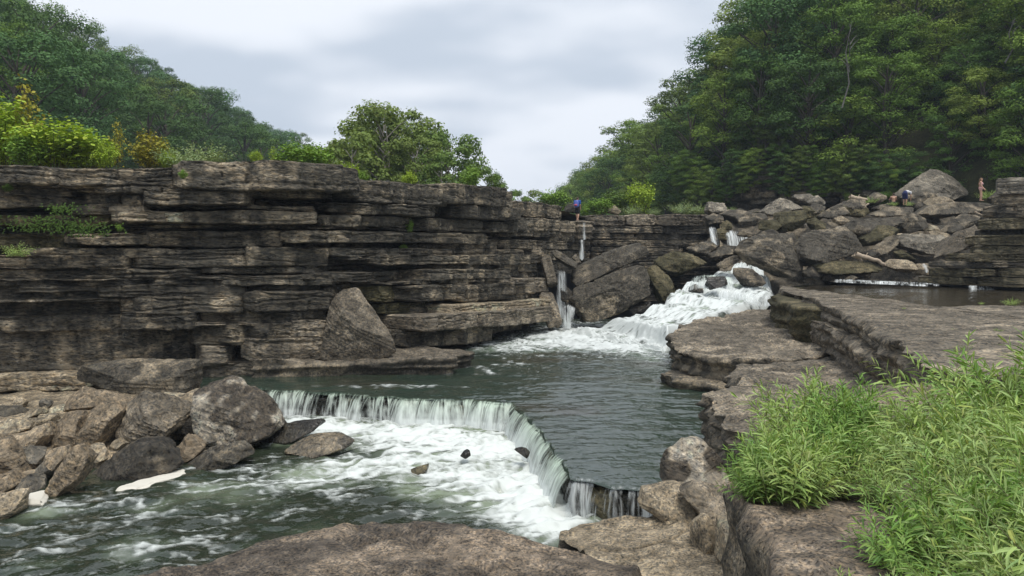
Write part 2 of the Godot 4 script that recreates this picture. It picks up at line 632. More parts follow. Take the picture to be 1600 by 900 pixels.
func low_height(x: float, z: float, t: float) -> float:
	var f := Vector2(x * 0.94 - z * 0.34, x * 0.34 + z * 0.94)      # along and across the current
	var h := na.get_noise_2d(f.x * 30.0, f.y * 55.0) * 0.045 + nb.get_noise_2d(f.x * 11.0, f.y * 22.0) * 0.05
	if t > 0.05:
		h += t * (na.get_noise_2d(f.x * 24.0 + 70.0, f.y * 50.0) * 0.13 + nb.get_noise_2d(f.x * 10.0, f.y * 22.0 + 40.0) * 0.12)
	return h

func foam_alpha(x: float, z: float, t: float, flow: Vector2, sd: float) -> float:
	var u := x * flow.x + z * flow.y
	var w := -x * flow.y + z * flow.x
	var wx := na.get_noise_2d(x * 30.0 + sd, z * 30.0) * 0.6
	var wz := na.get_noise_2d(x * 30.0, z * 30.0 + sd + 50.0) * 0.6
	var n := nb.get_noise_2d((u + wx) * 4.0, (w + wz) * 19.0 + sd) * 0.9 + nw.get_noise_2d((u + wx) * 8.0, (w + wz) * 34.0) * 0.50 + nb.get_noise_2d(u * 38.0, w * 55.0) * 0.42
	return sstep(0.36, 1.28, t * 0.98 + n * 0.88)

func water_low() -> void:
	var step := 0.075
	var x0 := -32.0
	var z0 := -26.2
	var cols := int(36.5 / step)
	var rows := int(19.5 / step)
	var v := PackedVector3Array()
	var c := PackedColorArray()
	for i in cols:
		var x := x0 + i * step
		for j in rows:
			var z := z0 + j * step
			var t := minf(churn(churn_low, x, z), 1.25)
			v.append(Vector3(x, low_height(x, z, t), z))
			var milky := sstep(0.1, 0.9, t + na.get_noise_2d(x * 18.0, z * 24.0) * 0.5)      # entrained bubbles
			c.append(Color(0.024, 0.034, 0.022).lerp(Color(0.25, 0.30, 0.20), milky * 0.75))
	tag(put("river_water", arrays_mesh(v, grid_index(cols, rows, true), c), M.water), "dark green river below the curved waterfall", "water", "", "structure")
	# broken white foam floating on it
	step = 0.045
	x0 = -16.0
	z0 = -25.6
	cols = int(20.0 / step)
	rows = int(14.4 / step)
	v = PackedVector3Array()
	c = PackedColorArray()
	for i in cols:
		var x := x0 + i * step
		for j in rows:
			var z := z0 + j * step
			var t := minf(churn(churn_low, x, z), 1.25)
			var a := 0.0
			if t > 0.015:
				a = foam_alpha(x, z, t, Vector2(0.94, -0.34), 0.0)
			v.append(Vector3(x, low_height(x, z, t) + 0.012 + a * 0.03, z))
			c.append(Color(0.68, 0.72, 0.69, a * 0.97))
	tag(put("river_foam", foam_mesh(v, c, cols, rows), M.foam), "churning white foam below the curved waterfall", "foam", "", "stuff")

func foam_mesh(v: PackedVector3Array, c: PackedColorArray, cols: int, rows: int) -> ArrayMesh:
	var idx := PackedInt32Array()
	var full := grid_index(cols, rows, true)
	for k in range(0, full.size(), 3):
		if c[full[k]].a + c[full[k + 1]].a + c[full[k + 2]].a > 0.03:
			idx.append(full[k]); idx.append(full[k + 1]); idx.append(full[k + 2])
	return arrays_mesh(v, idx, c)

func pool_height(x: float, z: float, t: float) -> float:
	var h := na.get_noise_2d(x * 16.0, z * 38.0) * 0.035 + nb.get_noise_2d(x * 6.0 + z * 1.5, z * 16.0) * 0.040
	if t > 0.05:
		h += t * (na.get_noise_2d(x * 40.0, z * 40.0) * 0.12 + nb.get_noise_2d(x * 15.0, z * 15.0) * 0.10)
	return POOL + h

func water_pool() -> void:
	var xs := PackedFloat32Array()
	var x := -12.0
	while x < 11.0:
		xs.append(x)
		x += 0.03 if x > -0.2 and x < 1.2 else 0.11
	var rows := 330
	var v := PackedVector3Array()
	var c := PackedColorArray()
	var fv := PackedVector3Array()
	var fc := PackedColorArray()
	for xx in xs:
		var d0 := lip_depth(xx)
		for j in rows:
			var d := maxf(d0, 14.0 + (0.075 * j if j < 170 else 12.75 + (j - 170) * 0.17))
			var t := minf(churn(churn_pool, xx, -d), 1.2)
			var sag := 0.05 * exp(-(d - d0) / 0.18)
			var y := pool_height(xx, -d, t) * 1.0 - sag
			v.append(Vector3(xx, y, -d))
			var milky := sstep(0.15, 1.0, t + na.get_noise_2d(xx * 14.0, d * 18.0) * 0.4)
			var silt := sstep(0.1, 0.6, na.get_noise_2d(xx * 5.0 + 40.0, d * 9.0)) * 0.5
			c.append(Color(0.030, 0.044, 0.032).lerp(Color(0.045, 0.040, 0.024), silt).lerp(Color(0.22, 0.28, 0.21), milky * 0.7))
			var a := foam_alpha(xx, -d, t, Vector2(0.8, 0.6), 33.0) if t > 0.015 else 0.0
			fv.append(Vector3(xx, y + 0.012 + a * 0.03, -d))
			fc.append(Color(0.68, 0.72, 0.70, a * 0.96))
	tag(put("pool_water", arrays_mesh(v, grid_index(xs.size(), rows, false), c), M.water), "rippled dark pool above the curved waterfall", "water", "", "structure")
	tag(put("pool_foam", foam_mesh(fv, fc, xs.size(), rows), M.foam), "white foam spreading where the rapids enter the pool", "foam", "", "stuff")

# Falling water along a line of points; drops[k] = fall height there, dens[k] = how thick the sheet is.
func curtain(called: String, label: String, line: PackedVector3Array, drops: Array, dens: Array, throw: float, step: float, sd: float, green := 0.0, group := "") -> void:
	var pts := PackedVector3Array()
	var dr := PackedFloat32Array()
	var de := PackedFloat32Array()
	for k in line.size() - 1:
		var n := maxi(2, int(line[k].distance_to(line[k + 1]) / step))
		for j in n:
			var f := float(j) / n
			pts.append(line[k].lerp(line[k + 1], f))
			dr.append(lerpf(drops[k], drops[k + 1], f))
			var q := line[k].lerp(line[k + 1], f)
			de.append(lerpf(dens[k], dens[k + 1], f) * (1.0 + 1.6 * na.get_noise_2d(q.x * 30.0 + sd, q.z * 30.0)) + 0.42 * nb.get_noise_2d(q.x * 9.0, q.z * 9.0 + sd))
	var rows := 16
	var layers := [0.0, -0.05]
	var v := PackedVector3Array()
	var c := PackedColorArray()
	var idx := PackedInt32Array()
	for l in 2:
		var first := v.size()
		for i in pts.size():
			var a := pts[maxi(0, i - 4)]
			var b := pts[mini(pts.size() - 1, i + 4)]
			var tg := Vector2(b.x - a.x, b.z - a.z).normalized()
			var out := Vector3(-tg.y, 0, tg.x)
			var s := i * step
			var mass := nb.get_noise_2d(s * 10.0 + sd, l * 40.0) * 0.7 + nb.get_noise_2d(s * 120.0, l * 70.0 + sd) * 1.1
			for j in rows:
				var t := float(j) / (rows - 1)
				var q := pts[i]
				var o: float = throw * t * (1.0 + 0.08 * mass) - 0.10 * (1.0 - t) * (1.0 - t) + layers[l] * t
				var strand := nb.get_noise_3d(s * 150.0, t * 26.0, sd + l * 30.0) * 0.5 + nb.get_noise_3d(s * 30.0, t * 10.0, sd + 9.0) * 0.6
				o += strand * 0.035 * t
				var y := q.y + 0.015 - dr[i] * (t * t * 0.75 + t * 0.25) 
				v.append(q + out * o + Vector3(0, y - q.y, 0))
				var al := de[i] * (0.42 + 0.45 * t) + mass * 0.55 + strand * 1.0
				if t > 0.86: al += 0.45 * de[i]
				var side := minf(sstep(0.0, 0.3, s + strand * 0.15), sstep(0.0, 0.3, (pts.size() - 1 - i) * step + strand * 0.15))
				al = clampf(al, 0.0, 1.0) * sstep(0.0, 0.30, t + 0.12 * mass) * side
				var g := green * (1.0 - t)
				c.append(Color(0.74 - 0.16 * g, 0.77 - 0.06 * g, 0.76 - 0.20 * g, al * 0.94))
		var gi := grid_index(pts.size(), rows, false)
		for k in gi.size(): idx.append(gi[k] + first)
	var base := line[line.size() / 2] - Vector3(0, drops[drops.size() / 2], 0)
	for k in v.size(): v[k] -= base
	tag(put(called, arrays_mesh(v, idx, c), M.fall, null, base), label, "waterfall", group)

func rapids() -> void:
	var sec := [[870, 521, 44.0, 1048, 553, 34.7], [900, 510, 44.0, 1046, 547, 35.2], [975, 495, 42.0, 1048, 512, 36.5], [1022, 476, 44.0, 1120, 490, 40.0], [1046, 455, 47.0, 1175, 474, 44.0], [1070, 440, 49.5, 1212, 453, 47.0], [1125, 426, 52.0, 1204, 432, 50.5], [1150, 412, 54.0, 1190, 414, 54.0]]
	var per := 26
	var across := 90
	var wv := PackedVector3Array()
	var wc := PackedColorArray()
	var fv := PackedVector3Array()
	var fc := PackedColorArray()
	var cols := (sec.size() - 1) * per + 1
	for i in cols:
		var k := mini(i / per, sec.size() - 2)
		var f := float(i - k * per) / per
		var rise := lerpf(sstep(0.40, 0.85, f), f, 0.15)      # the bed goes down in steps
		var l := at(sec[k][0], sec[k][1], sec[k][2]).lerp(at(sec[k + 1][0], sec[k + 1][1], sec[k + 1][2]), f)
		var r := at(sec[k][3], sec[k][4], sec[k][5]).lerp(at(sec[k + 1][3], sec[k + 1][4], sec[k + 1][5]), f)
		l.y = lerpf(at(sec[k][0], sec[k][1], sec[k][2]).y, at(sec[k + 1][0], sec[k + 1][1], sec[k + 1][2]).y, rise)
		r.y = lerpf(at(sec[k][3], sec[k][4], sec[k][5]).y, at(sec[k + 1][3], sec[k + 1][4], sec[k + 1][5]).y, rise)
		var fallen := sstep(0.30, 0.5, f) * sstep(0.98, 0.8, f)
		for j in across:
			var p := l.lerp(r, float(j) / (across - 1))
			var al := float(i) / per * 2.6      # metres down the run, roughly
			var ac := float(j) / across * 7.0
			var wob := na.get_noise_2d(al * 12.0, ac * 12.0) * 0.8
			var n := na.get_noise_2d(al * 22.0, (ac + wob) * 34.0) * 0.17 + nb.get_noise_2d(al * 7.0, (ac + wob) * 20.0) * 0.11 + nb.get_noise_2d(al * 26.0, ac * 44.0) * 0.07
			var rim := maxf(0.0, absf(2.0 * j / (across - 1.0) - 1.0) - 0.86) / 0.14
			p.y += n - 0.03 - 0.7 * rim * rim
			if i < 4: p.y = lerpf(POOL - 0.12, p.y, i / 4.0)
			wv.append(p)
			var m := sstep(-0.3, 0.4, na.get_noise_2d(al * 14.0 + 20.0, (ac + wob) * 30.0))
			wc.append(Color(0.06, 0.072, 0.055).lerp(Color(0.36, 0.42, 0.34), m))
			var a := sstep(-0.50, 0.50, nb.get_noise_2d(al * 5.0 + 60.0, (ac + wob) * 16.0) * 1.1 + 0.5 * nw.get_noise_2d(al * 12.0, (ac + wob) * 30.0) + nb.get_noise_2d(al * 26.0, ac * 60.0) * 0.6 + (fallen - 0.3) * 0.45 + (0.35 if i < per * 2 else 0.12))
			fv.append(p + Vector3(0, 0.03, 0))
			fc.append(Color(0.68, 0.72, 0.70, a * 0.97))
	tag(put("rapids_water", arrays_mesh(wv, grid_index(cols, across, false), wc), M.water), "steep rapids running down between boulders into the pool", "rapids", "", "structure")
	tag(put("rapids_foam", foam_mesh_flip(fv, fc, cols, across), M.foam), "white foam on the steep rapids between boulders", "foam", "", "stuff")

func foam_mesh_flip(v: PackedVector3Array, c: PackedColorArray, cols: int, rows: int) -> ArrayMesh:
	return arrays_mesh(v, grid_index(cols, rows, false), c)

# ---------------------------------------------------------------- plants
func tube(v: PackedVector3Array, idx: PackedInt32Array, pts: PackedVector3Array, radii: PackedFloat32Array, sides := 6) -> void:
	var first := v.size()
	for k in pts.size():
		var dirv := (pts[mini(k + 1, pts.size() - 1)] - pts[maxi(0, k - 1)]).normalized()
		var side := dirv.cross(Vector3(0.31, 0.2, 0.93)).normalized()
		var up := side.cross(dirv)
		for j in sides:
			var a := TAU * j / sides
			v.append(pts[k] + (side * cos(a) + up * sin(a)) * radii[k])
	for k in pts.size() - 1:
		for j in sides:
			var a := first + k * sides + j
			var b := first + k * sides + (j + 1) % sides
			idx.append_array(PackedInt32Array([a, b, b + sides, a, b + sides, a + sides]))

func leaf_quad(v: PackedVector3Array, c: PackedColorArray, idx: PackedInt32Array, p: Vector3, n: Vector3, t: Vector3, size: float, wide: float, col: Color) -> void:
	var b := n.cross(t).normalized() * size * wide
	var f := v.size()
	v.append(p - t * size * 0.5)
	v.append(p + b - n * size * 0.08)
	v.append(p + t * size * 0.5 - n * size * 0.18)
	v.append(p - b - n * size * 0.08)
	for k in 4: c.append(col)
	idx.append_array(PackedInt32Array([f, f + 1, f + 2, f, f + 2, f + 3]))

# Crown of leaf sprays on clumps that sit at the ends of limbs; returns [wood mesh, foliage mesh]
func broadleaf(sd: int, height: float, radius: float, clumps: int, leaves: int, leaf: float, bare := 0.28, dense := 0.55, slim := 1.0) -> Array:
	var r := RandomNumberGenerator.new()
	r.seed = sd
	var wv := PackedVector3Array()
	var wi := PackedInt32Array()
	var trunk := PackedVector3Array()
	var tr := PackedFloat32Array()
	var sway := Vector3(r.randf_range(-1, 1), 0, r.randf_range(-1, 1)) * height * 0.04
	for k in 7:
		var f := k / 6.0
		trunk.append(Vector3(0, height * 0.9 * f, 0) + sway * sin(f * 3.0))
		tr.append(height * lerpf(0.018, 0.003, f) + (0.01 * height if k == 0 else 0.0))
	tube(wv, wi, trunk, tr, 7)
	var centres := []
	for k in clumps:
		var f := bare + (1.0 - bare) * (k + r.randf() * 0.8) / clumps
		var prof := sqrt(maxf(0.0, 1.0 - pow((f - 0.58) / 0.48, 2.0))) * slim
		var a := k * 2.39996 + r.randf_range(-0.5, 0.5)
		var rr := radius * prof * r.randf_range(0.45, 0.95)
		var cp := Vector3(cos(a) * rr, height * f, sin(a) * rr)
		var cr := radius * r.randf_range(0.26, 0.46) * lerpf(1.0, 0.8, f)
		centres.append([cp, Vector3(cr, cr * r.randf_range(0.55, 0.85), cr)])
		var from := Vector3(0, height * maxf(0.12, f - 0.22), 0)
		var limb := PackedVector3Array([from, from.lerp(cp, 0.5) + Vector3(0, height * 0.02, 0), cp])
		tube(wv, wi, limb, PackedFloat32Array([height * 0.008, height * 0.005, height * 0.002]), 5)
	var v := PackedVector3Array()
	var c := PackedColorArray()
	var idx := PackedInt32Array()
	var wsum := 0.0
	for q in centres: wsum += q[1].x * q[1].x
	for q in centres:
		var n := int(leaves * q[1].x * q[1].x / wsum)
		var tint := r.randf_range(0.72, 1.32)
		for k in n:
			var z := r.randf_range(-0.55, 1.0)
			var a := r.randf() * TAU
			var s := sqrt(1.0 - z * z)
			var u := Vector3(s * cos(a), z, s * sin(a))
			var shell := lerpf(dense, 1.0, sqrt(r.randf())) * (1.0 + 0.9 * na.get_noise_3d(q[0].x * 9.0 + u.x * 60.0, q[0].y * 9.0 + u.y * 60.0, u.z * 60.0))
			var p: Vector3 = q[0] + u * q[1] * shell
			var nn := (u * 0.85 + Vector3(0, 0.5, 0) + Vector3(r.randf_range(-1, 1), r.randf_range(-1, 1), r.randf_range(-1, 1)) * 0.55).normalized()
			var t := nn.cross(Vector3(r.randf_range(-1, 1), r.randf_range(-1, 1), r.randf_range(-1, 1))).normalized()
			var g := tint * r.randf_range(0.72, 1.3)
			leaf_quad(v, c, idx, p, nn, t, leaf * r.randf_range(0.7, 1.35), r.randf_range(0.28, 0.42), Color(g * r.randf_range(0.9, 1.12), g, g * 0.95))
	return [arrays_mesh(wv, wi), arrays_mesh(v, idx, c, false)]

func plant(called: String, proto: Array, where: Vector3, scale_by: Vector3, turn: float, leaf_m: Material, label: String, category: String, group: String, bark: Material = null, names := ["trunk", "crown"]) -> Node3D:
	var o := holder(called, where, turn)
	put(names[0], proto[0], bark if bark else M.bark, o)
	put(names[1], proto[1], leaf_m, o)
	o.scale = scale_by
	tag(o, label, category, group)
	return o

# Young sycamore or similar bush: many upright shoots with broad leaves.
func bush_proto(sd: int, shoots: int, per: int, leaf: float, height: float, spread: float) -> Array:
	var r := RandomNumberGenerator.new()
	r.seed = sd
	var wv := PackedVector3Array()
	var wi := PackedInt32Array()
	var v := PackedVector3Array()
	var c := PackedColorArray()
	var idx := PackedInt32Array()
	for k in shoots:
		var a := r.randf() * TAU
		var e := sqrt(r.randf())
		var root := Vector3(cos(a), 0, sin(a)) * e * spread * 0.35
		var tip := Vector3(cos(a) * e * spread, height * r.randf_range(0.75, 1.0) * (1.0 - 0.45 * e * e), sin(a) * e * spread)
		var bow := Vector3(0, height * 0.12, 0)
		tube(wv, wi, PackedVector3Array([root, root.lerp(tip, 0.5) + bow, tip]), PackedFloat32Array([0.016, 0.011, 0.004]), 4)
		var tint := r.randf_range(0.8, 1.2)
		for j in per:
			var f := r.randf_range(0.12, 1.03)
			var q := root.lerp(tip, f) + bow * 4.0 * f * (1.0 - f) * 0.9
			var off := Vector3(r.randf_range(-1, 1), r.randf_range(-0.7, 0.8), r.randf_range(-1, 1)) * leaf * 1.7
			var nn := (Vector3(0, 1.0, 0) + off.normalized() * 0.5 + Vector3(r.randf_range(-1, 1), r.randf_range(-0.5, 0.5), r.randf_range(-1, 1)) * 0.5).normalized()
			var t := nn.cross(Vector3(r.randf_range(-1, 1), r.randf_range(-1, 1), r.randf_range(-1, 1))).normalized()
			var g := tint * r.randf_range(0.75, 1.28)
			leaf_quad(v, c, idx, q + off, nn, t, leaf * r.randf_range(0.65, 1.25), r.randf_range(0.36, 0.48), Color(g * r.randf_range(0.85, 1.15), g, g * 0.9))
	return [arrays_mesh(wv, wi), arrays_mesh(v, idx, c, false)]

# Narrow-leaved willow shoots; returns [stems, leaves]
func willow_proto(sd: int, shoots: int, height: float, spread: float, leaf: float, gap: float, wide := 0.075) -> Array:
	var r := RandomNumberGenerator.new()
	r.seed = sd
	var wv := PackedVector3Array()
	var wi := PackedInt32Array()
	var v := PackedVector3Array()
	var c := PackedColorArray()
	var idx := PackedInt32Array()
	for k in shoots:
		var a := r.randf() * TAU
		var e := sqrt(r.randf())
		var root := Vector3(cos(a), 0, sin(a)) * e * spread * 0.5
		var h := height * r.randf_range(0.45, 1.0) * (1.0 - 0.3 * e)
		var lean := Vector3(cos(a), 0, sin(a)) * e * spread * 0.75 + Vector3(r.randf_range(-1, 1), 0, r.randf_range(-1, 1)) * 0.12
		var pts := PackedVector3Array()
		var rad := PackedFloat32Array()
		for j in 7:
			var f := j / 6.0
			pts.append(root + Vector3(0, h * (f - 0.14 * f * f * e), 0) + lean * f * f)
			rad.append(lerpf(0.0045, 0.0014, f))
		tube(wv, wi, pts, rad, 4)
		var s := h * 0.14
		var spin := r.randf() * TAU
		var tint := r.randf_range(0.82, 1.15)
		while s < h:
			var f := s / h
			var seg := minf(f * 6.0, 5.999)
			var p := pts[int(seg)].lerp(pts[int(seg) + 1], seg - int(seg))
			var ax := (pts[int(seg) + 1] - pts[int(seg)]).normalized()
			spin += 2.4 + r.randf_range(-0.5, 0.5)
			var side := ax.cross(Vector3(cos(spin), 0.15, sin(spin))).normalized()
			var rise := lerpf(0.35, 1.5, pow(f, 3.0)) + r.randf_range(-0.25, 0.25)
			var dirv := (side + ax * rise).normalized()
			var len := leaf * r.randf_range(0.7, 1.2) * (1.0 - 0.35 * pow(f, 4.0))
			var w := len * wide * r.randf_range(0.85, 1.2)
			var across := dirv.cross(ax).normalized()
			if across.length() < 0.5: across = Vector3.RIGHT
			var n := across.cross(dirv)
			if n.y < 0.0: n = -n
			across = (across + n * r.randf_range(-0.5, 0.5)).normalized()
			var droop := r.randf_range(0.05, 0.35) * len
			var g := tint * r.randf_range(0.72, 1.25)
			var col := Color(g * r.randf_range(0.85, 1.2), g, g * r.randf_range(0.7, 1.1))
			var b := v.size()
			v.append(p)
			for q in [[0.3, 0.9], [0.65, 0.85]]:
				var m: Vector3 = p + dirv * len * q[0] - Vector3(0, droop * q[0] * q[0], 0)
				v.append(m + across * w * q[1] + n * w * 0.35)
				v.append(m)
				v.append(m - across * w * q[1] + n * w * 0.35)
			v.append(p + dirv * len * 0.97 - Vector3(0, droop, 0))
			for j in 8: c.append(col)
			idx.append_array(PackedInt32Array([b, b + 1, b + 2, b, b + 2, b + 3, b + 1, b + 4, b + 5, b + 1, b + 5, b + 2, b + 2, b + 5, b + 6, b + 2, b + 6, b + 3, b + 4, b + 7, b + 5, b + 5, b + 7, b + 6]))
			s += gap * r.randf_range(0.7, 1.3)
	return [arrays_mesh(wv, wi), arrays_mesh(v, idx, c, false)]

# ---------------------------------------------------------------- people: joints with radii, joined smoothly and meshed as surface nets
func body_mesh(bones: Array, cell: float, soft: float, grow := 0.0) -> ArrayMesh:
	var lo := Vector3(9, 9, 9)
	var hi := -lo
	for b in bones:
		for k in 2:
			var rr: float = b[2 + k] + grow
			lo = lo.min(b[k] - Vector3.ONE * (rr + cell * 2.0))
			hi = hi.max(b[k] + Vector3.ONE * (rr + cell * 2.0))
	var nx := int((hi.x - lo.x) / cell) + 2
	var ny := int((hi.y - lo.y) / cell) + 2
	var nz := int((hi.z - lo.z) / cell) + 2
	var field := PackedFloat32Array()
	field.resize(nx * ny * nz)
	field.fill(1.0)
	for b in bones:
		var pa: Vector3 = b[0]
		var pb: Vector3 = b[1]
		var ra: float = b[2] + grow
		var rb: float = b[3] + grow
		var ab := pb - pa
		var l2 := maxf(ab.length_squared(), 1e-8)
		var reach := maxf(ra, rb) + soft + cell * 2.0
		var l := ((pa.min(pb) - Vector3.ONE * reach) - lo) / cell
		var h := ((pa.max(pb) + Vector3.ONE * reach) - lo) / cell
		for z in range(maxi(0, int(l.z)), mini(nz, int(h.z) + 2)):
			for y in range(maxi(0, int(l.y)), mini(ny, int(h.y) + 2)):
				var row := (z * ny + y) * nx
				for x in range(maxi(0, int(l.x)), mini(nx, int(h.x) + 2)):
					var p := lo + Vector3(x, y, z) * cell
					var t := clampf((p - pa).dot(ab) / l2, 0.0, 1.0)
					var d := p.distance_to(pa + ab * t) - lerpf(ra, rb, t)
					var e := field[row + x]
					var m := maxf(0.0, soft - absf(d - e)) / soft
					field[row + x] = minf(d, e) - m * m * soft * 0.25
	var id := {}
	var v := PackedVector3Array()
	var idx := PackedInt32Array()
	var sx := 1
	var sy := nx
	var sz := nx * ny
	for z in nz - 1:
		for y in ny - 1:
			for x in nx - 1:
				var o := z * sz + y * sy + x
				var neg := 0
				var f := [field[o], field[o + sx], field[o + sy], field[o + sx + sy], field[o + sz], field[o + sx + sz], field[o + sy + sz], field[o + sx + sy + sz]]
				for q in f:
					if q < 0.0: neg += 1
				if neg == 0 or neg == 8: continue
				var sum := Vector3.ZERO
				var cnt := 0
				for e in [[0, 1], [2, 3], [4, 5], [6, 7], [0, 2], [1, 3], [4, 6], [5, 7], [0, 4], [1, 5], [2, 6], [3, 7]]:
					var a: float = f[e[0]]
					var b: float = f[e[1]]
					if (a < 0.0) != (b < 0.0):
						var t := a / (a - b)
						var p0 := Vector3(e[0] & 1, (e[0] >> 1) & 1, e[0] >> 2)
						var p1 := Vector3(e[1] & 1, (e[1] >> 1) & 1, e[1] >> 2)
						sum += p0.lerp(p1, t)
						cnt += 1
				id[o] = v.size()
				v.append(lo + (Vector3(x, y, z) + sum / cnt) * cell)
	for o in id:
		var inside := field[o] < 0.0
		for ax in [[sx, sy, sz], [sy, sz, sx], [sz, sx, sy]]:
			if o + ax[0] >= field.size(): continue
			if inside == (field[o + ax[0]] < 0.0): continue
			if not (id.has(o - ax[1]) and id.has(o - ax[2]) and id.has(o - ax[1] - ax[2])): continue
			var a: int = id[o]
			var b: int = id[o - ax[1]]
			var c: int = id[o - ax[1] - ax[2]]
			var d: int = id[o - ax[2]]
			if inside: idx.append_array(PackedInt32Array([a, d, c, a, c, b]))
			else: idx.append_array(PackedInt32Array([a, b, c, a, c, d]))
	return arrays_mesh(v, idx)

# joints of a standing figure 1.7 m tall, facing +z; changed per pose
func joints() -> Dictionary:
	return {"hip": Vector3(0, 0.92, 0), "waist": Vector3(0, 1.06, 0), "chest": Vector3(0, 1.28, 0), "neck": Vector3(0, 1.43, 0), "head": Vector3(0, 1.56, 0.02),
		"sl": Vector3(0.18, 1.38, 0), "sr": Vector3(-0.18, 1.38, 0), "el": Vector3(0.23, 1.11, 0.0), "er": Vector3(-0.23, 1.11, 0.0), "wl": Vector3(0.22, 0.87, 0.07), "wr": Vector3(-0.22, 0.87, 0.07),
		"hl": Vector3(0.09, 0.9, 0), "hr": Vector3(-0.09, 0.9, 0), "kl": Vector3(0.10, 0.49, 0.02), "kr": Vector3(-0.10, 0.49, 0.02), "al": Vector3(0.10, 0.08, -0.01), "ar": Vector3(-0.10, 0.08, -0.01)}

func limb_bones(j: Dictionary, toe: Vector3) -> Array:
	var out := [[j.hip, j.waist, 0.135, 0.115], [j.waist, j.chest, 0.115, 0.135], [j.chest, j.neck, 0.12, 0.055], [j.neck, j.head, 0.05, 0.06], [j.sl, j.sr, 0.06, 0.06],
		[j.hip + (j.hl - j.hip) * 0.9, j.hip + (j.hr - j.hip) * 0.9, 0.11, 0.11]]
	for s in ["l", "r"]:
		out.append([j["s" + s], j["e" + s], 0.052, 0.040])
		out.append([j["e" + s], j["w" + s], 0.040, 0.026])
		out.append([j["h" + s], j["k" + s], 0.088, 0.055])
		out.append([j["k" + s], j["k" + s].lerp(j["a" + s], 0.35), 0.054, 0.056])
		out.append([j["k" + s].lerp(j["a" + s], 0.35), j["a" + s], 0.056, 0.034])
		out.append([j["a" + s] - toe * 0.03 - Vector3(0, 0.04, 0), j["a" + s] + toe * 0.15 - Vector3(0, 0.05, 0), 0.034, 0.026])
		var hand: Vector3 = (j["w" + s] - j["e" + s]).normalized()
		var acr := hand.cross(Vector3(0, 0, 1)).normalized()
		out.append([j["w" + s], j["w" + s] + hand * 0.07, 0.024, 0.030])
		for k in 4:      # fingers, then the thumb
			var b: Vector3 = j["w" + s] + hand * 0.075 + acr.cross(hand) * (k - 1.5) * 0.017
			out.append([b, b + hand * [0.05, 0.06, 0.065, 0.055][k], 0.009, 0.008])
		out.append([j["w" + s] + hand * 0.03, j["w" + s] + hand * 0.065 + Vector3(0, 0, 0.035), 0.011, 0.009])
	# head: skull, jaw, nose, ears
	var hd: Vector3 = j.head
	out.append([hd + Vector3(0, 0.055, -0.012), hd + Vector3(0, 0.045, 0.02), 0.082, 0.074])
	out.append([hd + Vector3(0, -0.02, 0.03), hd + Vector3(0, -0.045, 0.05), 0.052, 0.035])
	out.append([hd + Vector3(0, 0.03, 0.09), hd + Vector3(0, 0.005, 0.108), 0.010, 0.013])
	out.append([hd + Vector3(0.078, 0.03, 0.0), hd + Vector3(0.08, 0.0, 0.0), 0.014, 0.011])
	out.append([hd + Vector3(-0.078, 0.03, 0.0), hd + Vector3(-0.08, 0.0, 0.0), 0.014, 0.011])
	return out

func face_bits(o: Node3D, hd: Vector3) -> void:
	for s in [-1.0, 1.0]:
		var e := SphereMesh.new()
		e.radius = 0.011; e.height = 0.022; e.radial_segments = 10; e.rings = 6
		put("eye", e, plain(0.05, 0.04, 0.035, 0.3), o, hd + Vector3(0.032 * s, 0.04, 0.083))
	var mo := SphereMesh.new()
	mo.radius = 0.012; mo.height = 0.012; mo.radial_segments = 10; mo.rings = 4
	var me := put("mouth", mo, plain(0.35, 0.13, 0.11, 0.5), o, hd + Vector3(0, -0.035, 0.085))
	me.scale = Vector3(1.6, 0.7, 0.6)

func project(p: Vector3) -> Vector2:
	var q := (p - Vector3(0, EYE, 0)).rotated(Vector3.RIGHT, -pitch)
	return Vector2(800.0 + F * q.x / -q.z, 450.0 - F * q.y / -q.z)

# ---------------------------------------------------------------- the place
var CLIFF := [[-600, 26.5], [0, 27.0], [430, 29.0], [520, 30.3], [600, 33.0], [700, 38.0], [780, 43.0], [840, 48.0], [915, 60.0]]
var BACK := [[900, 60.0], [1110, 62.0], [1180, 62.0]]
var SIDE := [[1400, 49.0], [1450, 47.5], [1600, 44.0], [1800, 41.0]]
var BLUFF := [[1060, 90.0], [1130, 81.0], [1250, 75.5], [1400, 71.0], [1460, 69.5]]

